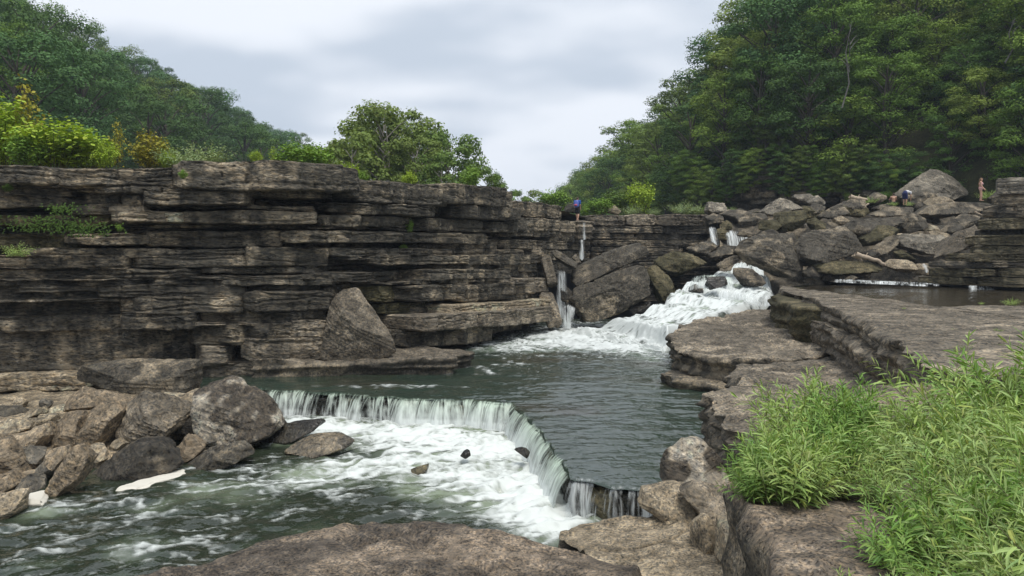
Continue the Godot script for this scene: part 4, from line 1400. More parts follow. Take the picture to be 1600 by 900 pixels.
	boulder("river_rock", PackedVector2Array([Vector2(808, 706), Vector2(822, 699), Vector2(829, 706), Vector2(822, 716)]), 18.6, 0.5, "black", 704, "small black rock poking through the curved waterfall", "rock", "", 3, Vector3(0, 1, 0), 20.0, 0.6, M.wet)
	boulder("snag", PackedVector2Array([Vector2(718, 713), Vector2(724, 704), Vector2(734, 703), Vector2(736, 711), Vector2(726, 716)]), 18.8, 0.25, "black", 705, "black waterlogged snag stuck in the white water", "driftwood", "", 3, Vector3(0, 1, 0), 20.0, 0.8, M.wet)
	# foam scum stranded between stones
	scum([[185, 762], [215, 750], [250, 741], [288, 733], [287, 742], [240, 752], [212, 762]], 0.02, "flat white scum drifting along the dark wet boulder")
	scum([[44, 784], [48, 772], [70, 767], [72, 780], [66, 787]], 0.07, "cream foam lump caught between stones")
	# the triangular boulder and its neighbour on the shelf
	boulder("triangular_boulder", PackedVector2Array([Vector2(503, 556), Vector2(508, 530), Vector2(516, 470), Vector2(528, 449), Vector2(545, 446), Vector2(560, 456), Vector2(590, 492), Vector2(612, 525), Vector2(618, 548), Vector2(600, 558), Vector2(540, 561)]), 29.4, 1.9, "slab", 711, "tall triangular grey-tan boulder standing on the low shelf", "boulder", "", 5, Vector3(0.5, 0.8, 0.1), 70.0, 0.6)
	boulder("boulder", PackedVector2Array([Vector2(498, 500), Vector2(500, 470), Vector2(510, 443), Vector2(522, 440), Vector2(526, 470), Vector2(518, 498)]), 30.6, 0.8, "mid", 712, "narrow dark stone tucked behind the triangular boulder", "boulder", "", 4)
	# the leaning stack between cliff and rapids
	var stack := [
		[[330, 545, 335, 485, 560, 378, 770, 322, 790, 382, 600, 472, 360, 592], 48.0, 2.2, "mid", "upper tilted slab of the leaning stack beside the rapids", Vector3(-0.42, 1, 0.1)],
		[[310, 645, 340, 588, 690, 458, 765, 510, 792, 602, 620, 702, 405, 772, 345, 690], 46.4, 2.4, "mid", "large lower tilted slab of the leaning stack beside the rapids", Vector3(-0.42, 1, 0.1)],
		[[700, 470, 740, 435, 800, 480, 850, 520, 885, 640, 850, 665, 790, 670, 780, 560, 720, 500], 47.8, 1.8, "mossy", "rounded olive boulder propping the leaning stack", Vector3(0, 1, 0)],
		[[620, 690, 750, 660, 755, 710, 660, 740], 46.0, 1.0, "black", "small dark rock under the leaning stack at the foam", Vector3(0, 1, 0)],
		[[155, 440, 165, 385, 200, 400, 245, 560, 240, 585, 185, 570], 46.6, 1.1, "slab", "upper standing stone beside the small side cascade", Vector3(1, 0.2, 0)],
		[[150, 640, 160, 600, 215, 595, 270, 770, 250, 800, 190, 795], 45.4, 1.1, "slab", "lower standing stone rising from the pool by the cascade", Vector3(1, 0.2, 0)],
		[[200, 375, 240, 380, 360, 455, 340, 490, 240, 430], 47.6, 1.0, "mid", "thin slab leaning across above the side cascade", Vector3(0.6, 1, 0)],
		[[245, 570, 280, 565, 330, 610, 310, 700, 260, 650], 46.6, 0.8, "dark", "dark stone in the spray of the side cascade", Vector3(0, 1, 0)],
		[[320, 420, 345, 405, 370, 450, 350, 465], 48.6, 0.6, "slab", "small stone perched behind the leaning stack", Vector3(0, 1, 0)],
		[[750, 440, 870, 390, 960, 400, 1060, 450, 1000, 480, 900, 520, 800, 490], 53.0, 2.2, "mossy", "broad mossy rock behind the leaning stack", Vector3(0, 1, 0.2)],
		[[940, 370, 1060, 330, 1120, 360, 1060, 405, 960, 395], 56.0, 1.8, "mid", "flat-topped rock below the upper falls", Vector3(0, 1, 0.2)],
		[[1050, 405, 1150, 370, 1200, 380, 1180, 410, 1080, 425], 55.0, 1.2, "mid", "low rock between upper falls and rapids", Vector3(0, 1, 0.2)],
		[[1105, 470, 1190, 420, 1235, 412, 1220, 445, 1150, 487], 50.5, 1.0, "dark", "dark wedge pointing down into the rapids", Vector3(-0.4, 1, 0)],
		[[1195, 510, 1230, 488, 1300, 490, 1380, 555, 1350, 578, 1240, 575], 47.6, 1.6, "dark", "wet dark boulder splitting the rapids", Vector3(0, 1, 0)],
		[[1045, 560, 1060, 530, 1150, 525, 1165, 570, 1070, 600], 46.4, 1.2, "black", "black rock under the curl of the rapids", Vector3(0, 1, 0)],
		[[1095, 300, 1110, 270, 1150, 262, 1180, 300, 1150, 335, 1105, 335], 59.0, 1.2, "mossy", "mossy round rock between the two upper falls", Vector3(0, 1, 0)],
		[[1190, 300, 1250, 285, 1280, 330, 1200, 360], 59.4, 1.0, "black", "black wet rock under the second upper fall", Vector3(0, 1, 0)],
		[[1120, 245, 1160, 220, 1190, 240, 1180, 275, 1130, 275], 60.5, 1.2, "mossy", "olive rock at the lip of the upper falls", Vector3(0, 1, 0)]]
	for e in [[1088, 452, 9, 47.6], [1128, 444, 9, 48.4]]:
		var poly := PackedVector2Array()
		for j in 7:
			var a: float = TAU * j / 7.0 + e[0]
			poly.append(Vector2(e[0] + cos(a) * e[2] * 1.5, e[1] + sin(a) * e[2] * (0.8 + 0.2 * sin(a * 3.0))))
		boulder("rapids_rock", poly, e[3], 1.0, "dark", 780 + int(e[0]) % 97, "dark wet rock breaking the white rapids", "rock", "wet rocks in the rapids", 4, Vector3(0, 1, 0), 50.0, 1.0, M.wet)
	stack.append([[1040, 205, 1090, 185, 1140, 200, 1135, 240, 1060, 250], 61.0, 1.6, "mid", "brown rock capping the wall above the upper falls", Vector3(0, 1, 0)])
	stack.append([[1140, 190, 1200, 165, 1290, 175, 1320, 215, 1210, 235], 61.5, 2.0, "mid", "flat brown rock behind the upper falls", Vector3(0, 1, 0)])
	stack.append([[1060, 120, 1150, 130, 1170, 195, 1080, 195, 1050, 170], 63.0, 2.0, "grey", "grey rock half behind silvery willow tufts", Vector3(0, 1, 0)])
	stack.append([[1055, 330, 1085, 300, 1110, 320, 1100, 365, 1060, 370], 57.6, 0.9, "dark", "dark rock flanking the narrow upper fall", Vector3(0, 1, 0)])
	stack.append([[1240, 300, 1290, 290, 1330, 330, 1300, 365, 1245, 350], 57.4, 1.0, "dark", "dark rock flanking the wider upper fall", Vector3(0, 1, 0)])
	stack.append([[1095, 380, 1150, 355, 1240, 365, 1250, 400, 1120, 410], 56.2, 1.0, "mid", "wet rock below the wider upper fall", Vector3(0, 1, 0)])
	for k in stack.size():
		var e: Array = stack[k]
		boulder("boulder", zoomed(e[0], 800, 280, 3.462), e[1], e[2], e[3], 740 + k, e[4], "boulder", "", 5 if k < 3 else 4, e[5], 70.0, 1.7 if k < 2 else 1.0, M.rock if not e[3] in ["black"] else M.wet)
	# the boulder slope
	var field := [
		[[15, 530, 70, 460, 180, 430, 310, 430, 340, 480, 330, 560, 330, 600, 240, 670, 180, 650, 60, 580], 49.8, 3.4, "mid", "huge rounded brown boulder beside the rapids, lower half", Vector3(0.2, 1, 0)],
		[[300, 500, 350, 440, 420, 415, 590, 398, 680, 470, 660, 530, 560, 550, 380, 610, 310, 580], 49.2, 3.2, "mid", "huge rounded brown boulder beside the rapids, upper half", Vector3(0.2, 1, 0)],
		[[830, 235, 900, 195, 960, 140, 1080, 85, 1160, 120, 1245, 190, 1230, 230, 1120, 265, 960, 260], 67.0, 4.0, "grey", "massive grey pyramid boulder at the forest edge", Vector3(0.5, 0.8, 0)],
		[[150, 310, 240, 240, 300, 255, 370, 300, 300, 310, 220, 340, 160, 330], 0, 2.0, "grey", "overhanging peaked boulder at the bluff foot", Vector3(0, 1, 0)],
		[[205, 390, 240, 320, 370, 305, 385, 370, 300, 420, 220, 420], 0, 2.0, "mossy", "squat mossy boulder under the peaked boulder", Vector3(0, 1, 0)],
		[[120, 410, 150, 360, 220, 360, 240, 400, 190, 435], 0, 1.4, "mossy", "rounded mossy boulder next to the upper falls", Vector3(0, 1, 0)],
		[[385, 300, 440, 270, 490, 290, 450, 330, 400, 340], 0, 1.4, "mid", "triangular brown boulder near the bluff foot", Vector3(0, 1, 0)],
		[[430, 340, 520, 285, 590, 285, 605, 330, 520, 360], 0, 1.6, "mid", "tilted dark-topped boulder high on the boulder slope", Vector3(-0.4, 1, 0)],
		[[380, 370, 430, 345, 490, 380, 470, 420, 400, 410], 0, 1.4, "mossy", "round olive boulder behind the huge boulder", Vector3(0, 1, 0)],
		[[530, 350, 570, 335, 630, 370, 600, 395, 545, 385], 0, 1.2, "tan", "pale tan boulder behind the huge boulder", Vector3(0, 1, 0)],
		[[600, 400, 640, 360, 760, 345, 910, 340, 900, 380, 780, 390, 690, 450, 620, 430], 0, 2.2, "mid", "long flat boulder across the middle of the slope", Vector3(0, 1, 0)],
		[[690, 460, 790, 390, 880, 385, 880, 430, 800, 480, 710, 490], 0, 1.8, "mossy", "olive boulder tilted below the long flat boulder", Vector3(-0.4, 1, 0)],
		[[700, 330, 830, 285, 960, 290, 940, 330, 800, 350], 0, 2.0, "mid", "flat slab below the crouching people", Vector3(0, 1, 0)],
		[[880, 400, 940, 310, 1030, 350, 1020, 400, 900, 440], 0, 1.8, "mid", "domed boulder beside the small clear rill", Vector3(0, 1, 0)],
		[[730, 540, 850, 440, 885, 450, 860, 500, 800, 550], 0, 1.4, "mid", "narrow leaning boulder above the driftwood", Vector3(-0.6, 1, 0)],
		[[865, 460, 900, 435, 1060, 440, 1120, 440, 1110, 490, 1080, 550, 1000, 545, 880, 505], 0, 2.2, "grey", "big grey block with an undercut base above the channel", Vector3(0.1, 1, 0)],
		[[850, 530, 900, 520, 970, 560, 960, 578, 870, 562], 0, 1.0, "mossy", "small olive stone under the undercut grey block", Vector3(0, 1, 0)],
		[[1085, 560, 1200, 420, 1290, 390, 1360, 420, 1270, 500, 1160, 545], 48.6, 1.8, "slab", "pale slab leaning against the stepped cliff", Vector3(-0.7, 1, 0)],
		[[1000, 325, 1060, 285, 1210, 262, 1390, 268, 1350, 305, 1200, 335, 1060, 340], 57.2, 2.6, "mid", "long dark ledge boulder under the standing bather", Vector3(-0.1, 1, 0)],
		[[1100, 420, 1150, 370, 1260, 330, 1330, 340, 1250, 400, 1150, 445], 0, 2.0, "mid", "brown boulder wedged above the pale leaning slab", Vector3(-0.3, 1, 0)],
		[[437, 610, 480, 582, 700, 585, 780, 610, 790, 640, 560, 657, 450, 645], 47.4, 2.2, "mossy", "low flat-topped rock at the channel edge beside driftwood", Vector3(0, 1, 0)],
		[[790, 605, 850, 575, 950, 578, 990, 610, 960, 640, 850, 632], 47.8, 1.6, "tan", "tan-topped rock carrying the driftwood end", Vector3(0, 1, 0)],
		[[1030, 410, 1050, 385, 1090, 390, 1110, 420, 1080, 438], 0, 1.0, "pale", "whitish rounded boulder in the middle of the slope", Vector3(0, 1, 0)],
		[[660, 215, 800, 180, 850, 220, 760, 260], 71.0, 2.0, "grey", "grey sloping rock at the foot of the bluff", Vector3(0.3, 1, 0)],
		[[360, 640, 410, 608, 475, 640, 450, 668, 380, 668], 47.6, 1.0, "dark", "dark round stone below the huge boulder", Vector3(0, 1, 0)],
		[[1015, 268, 1060, 240, 1105, 250, 1095, 285, 1030, 290], 60.4, 1.4, "pale", "pale tan boulder before the grey pyramid boulder", Vector3(0, 1, 0)],
		[[0, 350, 60, 320, 170, 330, 190, 360, 100, 390, 20, 390], 0, 1.6, "mid", "low brown rock above the upper falls", Vector3(0, 1, 0)],
		[[560, 280, 620, 245, 700, 250, 690, 300, 600, 310], 0, 1.6, "mid", "dark tilted rock under the white log", Vector3(0.3, 1, 0)],
		[[690, 530, 760, 515, 790, 545, 720, 565], 0, 0.9, "dark", "small dark stone behind the driftwood", Vector3(0, 1, 0)],
		[[0, 440, 30, 410, 90, 420, 80, 455], 0, 1.0, "dark", "small dark rock left dry beside the upper falls", Vector3(0, 1, 0)],
		[[1180, 300, 1230, 320, 1330, 330, 1310, 350, 1200, 345], 0, 1.6, "mid", "flat rock under the long dark ledge boulder", Vector3(0, 1, 0)],
		[[1360, 240, 1400, 210, 1470, 215, 1480, 265, 1400, 275], 54.0, 2.0, "mid", "rounded step of rock beside the standing bather", Vector3(0, 1, 0)]]
	for k in field.size():
		var e: Array = field[k]
		var p := zoomed(e[0], 1150, 240, 3.462)
		var low := 0.0
		for q in p: low = maxf(low, q.y)
		boulder("boulder", p, e[1] if e[1] > 0 else field_depth(low) - 0.3, e[2], e[3], 800 + k, e[4], "boulder", "", 5 if k < 2 or k == 15 else 4, e[5], 60.0)
	rng.seed = 31
	for k in 90:
		var px := rng.randf_range(1085, 1560)
		var py := rng.randf_range(308, 440)
		if py > 400 and px < 1250: continue
		if py > 385 and px > 1460: continue
		if py < 345 and px < 1150: continue
		if px > 1085 and px < 1185 and py < 405: continue
		var s := rng.randf_range(7, 20)
		var poly := PackedVector2Array()
		var wide := rng.randf_range(1.0, 1.6)
		for j in 8:
			var a := TAU * j / 8.0 + rng.randf() * 0.5
			poly.append(Vector2(px + cos(a) * s * wide * rng.randf_range(0.8, 1.15), py + sin(a) * s * rng.randf_range(0.45, 0.8)))
		var kind := rng.randi() % 6
		boulder("boulder", poly, field_depth(py + s * 0.7) + 0.7, s * 0.075, ["mid", "mossy", "mid", "grey", "dark", "tan"][kind], 900 + k, ["brown", "mossy", "brown", "grey", "dark", "tan"][kind] + " smaller boulder jammed between the big ones on the slope", "boulder", ["brown", "mossy", "brown", "grey", "dark", "tan"][kind] + " smaller boulders on the slope", 3, Vector3(rng.randf_range(-0.4, 0.4), 1, 0))
	# rubble at the notch where the hiker stands
	ledge("hiker_ledge", PackedVector2Array([Vector2(3.9, -56.0), Vector2(4.8, -55.6), Vector2(5.6, -56.2), Vector2(6.2, -59.5), Vector2(6.0, -61.5), Vector2(3.9, -60.0)]), 7.72, 6.4, "slab", 51, "low ledge in the notch where the hiker stands", {"rings": 14, "step": 0.12})
	boulder("boulder", PackedVector2Array([Vector2(880, 333), Vector2(884, 322), Vector2(895, 317), Vector2(902, 322), Vector2(903, 333)]), 62.5, 1.2, "dark", 52, "dark round stone behind the hiker", "boulder", "", 3)
	boulder("boulder", PackedVector2Array([Vector2(940, 332), Vector2(946, 322), Vector2(960, 320), Vector2(972, 330), Vector2(965, 336)]), 64.0, 1.2, "mid", 53, "low brown stone among the bright saplings", "boulder", "", 3)
	# driftwood
	log_("driftwood_log", [[1337, 397], [1352, 402], [1370, 407], [1383, 415]], 47.3, 0.16, "bleached driftwood log lying across the channel rocks")
	log_("driftwood_log", [[1333, 399], [1342, 404], [1347, 409]], 47.6, 0.12, "short bleached branch beside the driftwood log")
	log_("driftwood_log", [[1328, 307], [1340, 310], [1356, 312]], 60.5, 0.18, "white log resting high on the boulder slope")
	log_("driftwood_log", [[1340, 328], [1350, 322], [1358, 318]], 60.0, 0.1, "thin white branch leaning below the white log")
	log_("driftwood_log", [[1523, 331], [1529, 334], [1535, 336]], 52.0, 0.06, "thin white stick on the rocks below the bather")

func log_(called: String, px: Array, d: float, rad: float, label: String) -> void:
	var pts := PackedVector3Array()
	var rr := PackedFloat32Array()
	for k in px.size() - 1:
		for j in 5:
			var f := j / 5.0
			pts.append(at(lerpf(px[k][0], px[k + 1][0], f), lerpf(px[k][1], px[k + 1][1], f), d) + Vector3(nb.get_noise_1d(k * 40.0 + j * 8.0), nb.get_noise_1d(k * 31.0 + j * 9.0 + 50.0), 0) * rad * 0.5)
			rr.append(rad * (1.0 - 0.5 * (k + f) / px.size()))
	pts.append(at(px[-1][0], px[-1][1], d)); rr.append(rad * 0.35)
	var base := pts[0]
	for k in pts.size(): pts[k] -= base
	var v := PackedVector3Array()
	var idx := PackedInt32Array()
	tube(v, idx, pts, rr, 8)
	tube(v, idx, PackedVector3Array([pts[5], pts[5] + Vector3(0.2, 0.35, 0.1) * rad * 5.0]), PackedFloat32Array([rad * 0.4, rad * 0.12]), 5)
	tag(put(called, arrays_mesh(v, idx), M.drift, null, base), label, "driftwood")

func scum(px: Array, high: float, label: String) -> void:
	var pl := PackedVector2Array()
	for q in px:
		var p := on(q[0], q[1], 0.04)
		pl.append(Vector2(p.x, p.z))
	ledge("foam_scum", pl, 0.025 + high, -0.05, "pale", 61, label, {"mat": M.scum, "rings": 10, "step": 0.05, "rough": 0.03, "category": "foam", "under": 0.0, "wob": 0.25})

func falls() -> void:
	for q in [[395, 606], [430, 610], [520, 615], [620, 622], [700, 625], [760, 628], [798, 632], [815, 648], [832, 668], [852, 690], [868, 712], [880, 735], [886, 751], [940, 758], [1000, 766], [1040, 773]]:
		var p := on(q[0], q[1], POOL)
		lip.append(Vector2(p.x, p.z))
	# the stone edge is ragged: refine it, and carry how much water goes over each stretch
	var flow0 := [0.42, 0.48, 0.5, 0.55, 0.6, 0.66, 0.8, 0.85, 0.75, 0.7, 0.66, 0.6, 0.35, 0.02, 0.05, 0.30]
	var flow := []
	var ragged := PackedVector2Array()
	var corner := 0
	for k in lip.size() - 1:
		if k == 12: corner = ragged.size()
		var n := maxi(2, int(lip[k].distance_to(lip[k + 1]) / 0.22))
		for j in n:
			var q := lip[k].lerp(lip[k + 1], float(j) / n)
			q += Vector2(nb.get_noise_2d(q.x * 14.0, q.y * 14.0) * 0.16, floorf(nb.get_noise_2d(q.x * 9.0 + 30.0, q.y * 9.0) * 5.0) * 0.07)
			if ragged.size(): q.x = maxf(q.x, ragged[ragged.size() - 1].x + 0.004)
			ragged.append(q)
			flow.append(lerpf(flow0[k], flow0[k + 1], float(j) / n))
	ragged.append(Vector2(maxf(lip[-1].x, ragged[ragged.size() - 1].x + 0.1), lip[-1].y))
	flow.append(0.3)
	lip = ragged
	churn_low = blob_list([[470, 660, 1.4, 0.9, 0.7], [560, 668, 2.0, 1.2, 0.9], [660, 682, 2.3, 1.5, 1.0], [770, 700, 1.8, 1.6, 1.0], [840, 760, 1.2, 1.6, 1.0], [872, 800, 0.9, 1.0, 0.8], [740, 745, 1.9, 1.3, 0.75], [600, 722, 2.0, 1.1, 0.65], [500, 740, 1.8, 0.8, 0.55], [390, 762, 1.8, 0.7, 0.40], [690, 775, 1.5, 0.7, 0.45], [280, 800, 2.2, 0.8, 0.24], [860, 835, 0.8, 0.6, 0.7], [800, 800, 0.9, 0.6, 0.45], [960, 800, 1.4, 0.6, 1.0], [430, 690, 1.0, 0.5, 0.45], [150, 850, 2.0, 0.9, 0.2], [60, 800, 0.6, 0.4, 0.4], [330, 705, 0.5, 0.3, 0.2]], 0.0)
	churn_pool = blob_list([[900, 524, 3.2, 3.4, 1.15], [980, 545, 2.2, 2.2, 1.0], [860, 538, 3.0, 2.6, 0.8], [780, 545, 1.8, 2.4, 0.42], [1035, 560, 1.0, 1.3, 0.5], [920, 512, 2.5, 4.0, 0.9], [615, 604, 1.5, 0.3, 0.45], [760, 575, 1.6, 1.2, 0.22]], POOL)
	water_low()
	water_pool()
	rapids()
	var line := PackedVector3Array()
	for p in lip: line.append(Vector3(p.x, POOL, p.y))
	var full := []
	for k in lip.size(): full.append(0.78)
	curtain("curved_waterfall", "long curved waterfall pouring off the pool's stone lip", line.slice(0, corner + 1), full, flow, 0.34, 0.02, 3.0, 1.0)
	curtain("trickling_fall", "thin trickling strands over the dark front of the lip", line.slice(corner), full, flow.slice(corner), 0.16, 0.015, 17.0)
	# the stone lip under the falls
	var v := PackedVector3Array()
	var c := PackedColorArray()
	var pts := PackedVector2Array()
	for k in lip.size() - 1:
		var n := maxi(2, int(lip[k].distance_to(lip[k + 1]) / 0.08))
		for j in n: pts.append(lip[k].lerp(lip[k + 1], float(j) / n))
	for i in pts.size():
		var a := pts[maxi(0, i - 2)]
		var b := pts[mini(pts.size() - 1, i + 2)]
		var tg := (b - a).normalized()
		var out := Vector2(-tg.y, tg.x)
		for j in 12:
			var y := POOL - 0.07 - j * 0.095
			var o := -0.06 + nb.get_noise_3d(pts[i].x * 10.0, y * 30.0, pts[i].y * 10.0) * 0.12 - (1.2 if j == 0 else 0.0)
			var p := Vector3(pts[i].x + out.x * o, y, pts[i].y + out.y * o)
			v.append(p)
			c.append(rock_color(p, "black" if i % 40 > 6 else "mossy", 5.0))
	tag(put("stone_lip", arrays_mesh(v, grid_index(pts.size(), 12, false), c), M.wet), "wet black rock step under the curved waterfall", "rock ledge", "", "structure")
	# smaller falls
	curtain("thin_waterfall", "thin white waterfall slipping down the cliff notch", PackedVector3Array([at(909, 348, 55.3), at(912, 347, 55.3), at(916, 348, 55.3)]), [1.2, 1.3, 1.2], [0.25, 0.75, 0.3], 0.25, 0.02, 41.0)
	curtain("thin_waterfall", "lower broken step of the thin cliff waterfall", PackedVector3Array([at(904, 375, 55.0), at(909, 374, 55.0), at(914, 375, 55.0)]), [1.3, 1.5, 1.2], [0.3, 0.5, 0.35], 0.35, 0.02, 43.0)
	curtain("side_cascade", "side cascade tumbling between standing stones and leaning stack", PackedVector3Array([at(868, 421, 46.4), at(876, 423, 46.4), at(886, 424, 46.4)]), [2.9, 3.0, 2.6], [0.2, 0.45, 0.2], 0.25, 0.03, 45.0)
	curtain("side_cascade", "white spout at the foot of the side cascade", PackedVector3Array([at(878, 480, 45.6), at(888, 476, 45.6), at(900, 482, 45.4)]), [1.2, 1.4, 1.2], [0.5, 0.9, 0.6], 0.35, 0.03, 49.0)
	curtain("upper_fall", "narrow upper fall dropping past the mossy round rock", PackedVector3Array([at(1106, 356, 57.4), at(1112, 354, 57.4), at(1119, 355, 57.4)]), [1.5, 1.6, 1.4], [0.5, 0.9, 0.5], 1.0, 0.03, 53.0)
	curtain("upper_fall", "wider upper fall spreading over black wet rock", PackedVector3Array([at(1132, 366, 57.2), at(1143, 359, 57.2), at(1152, 361, 57.2), at(1168, 366, 57.2)]), [1.3, 1.7, 1.5, 0.9], [0.6, 0.8, 0.4, 0.3], 1.1, 0.03, 57.0)
	curtain("ledge_fall", "low fall over the straight ledge beside the platform", PackedVector3Array([at(1122, 452, 45.4), at(1160, 458, 44.6), at(1200, 462, 44.0), at(1216, 461, 43.6)]), [0.55, 0.62, 0.62, 0.55], [0.75, 0.6, 0.45, 0.5], 0.3, 0.03, 61.0)
	curtain("ledge_fall", "curling fall round the black rock in the rapids", PackedVector3Array([at(1082, 432, 47.4), at(1095, 430, 47.0), at(1120, 430, 46.8), at(1148, 434, 46.8)]), [0.9, 0.8, 0.75, 0.8], [0.8, 0.45, 0.45, 0.8], 0.5, 0.03, 63.0, 0.6)
	curtain("riffle_fall", "low white riffle crossing the shallow channel", PackedVector3Array([at(1303, 436, 45.5), at(1350, 438, 44.8), at(1400, 440, 44.2), at(1440, 442, 43.6), at(1470, 444, 43.3)]), [0.2, 0.2, 0.2, 0.2, 0.12], [0.32, 0.38, 0.25, 0.32, 0.1], 0.18, 0.03, 67.0)
	curtain("riffle_fall", "short white riffle against the stepped cliff", PackedVector3Array([at(1512, 446, 42.6), at(1535, 447, 42.4), at(1556, 448, 42.2)]), [0.22, 0.22, 0.22], [0.6, 0.6, 0.5], 0.15, 0.03, 69.0)
	curtain("riffle_fall", "tiny spout beside the flat-topped channel rock", PackedVector3Array([at(1440, 413, 47.0), at(1445, 411, 47.0), at(1449, 412, 47.0)]), [0.5, 0.6, 0.4], [0.3, 0.8, 0.3], 0.3, 0.03, 71.0)
	# shallow channel behind the platform, in two levels
	for q in [[3.32, [1215, 458, 1300, 440, 1420, 442, 1600, 451, 1900, 455, 1900, 500, 1560, 484, 1300, 474], "shallow brown water lying behind the flat platform"], [3.52, [1285, 440, 1303, 436, 1350, 438, 1400, 440, 1440, 442, 1560, 448, 1700, 452, 1700, 437, 1440, 430, 1300, 430], "upper strip of shallow water above the riffle"]]:
		var pl := plan_px(q[1], q[0])
		var cc := Vector2.ZERO
		for p in pl: cc += p
		cc /= pl.size()
		var vv := PackedVector3Array()
		var col := PackedColorArray()
		var edge := PackedVector2Array()
		for k in pl.size():
			for j in 30: edge.append(pl[k].lerp(pl[(k + 1) % pl.size()], j / 30.0))
		for e in edge:
			for j in 40:
				var p := cc.lerp(e, j / 39.0)
				vv.append(Vector3(p.x, q[0] + nb.get_noise_2d(p.x * 9.0, p.y * 16.0) * 0.02, p.y))
				col.append(Color(0.045, 0.036, 0.024))
		tag(put("channel_water", arrays_mesh(vv, grid_index(edge.size(), 40, Geometry2D.is_polygon_clockwise(pl), true), col), M.water), q[2], "water", "", "structure")
	# bed under the channel
	ledge("channel_bed", plan_px([1205, 462, 1250, 444, 1300, 431, 1460, 431, 1700, 440, 1950, 455, 1950, 520, 1500, 500, 1240, 478], 3.22), 3.22, 0.8, "mossy", 71, "brown rock bed under the shallow channel", {"rings": 20, "step": 0.2, "rough": 0.03, "mid": Vector2(20, -38)})

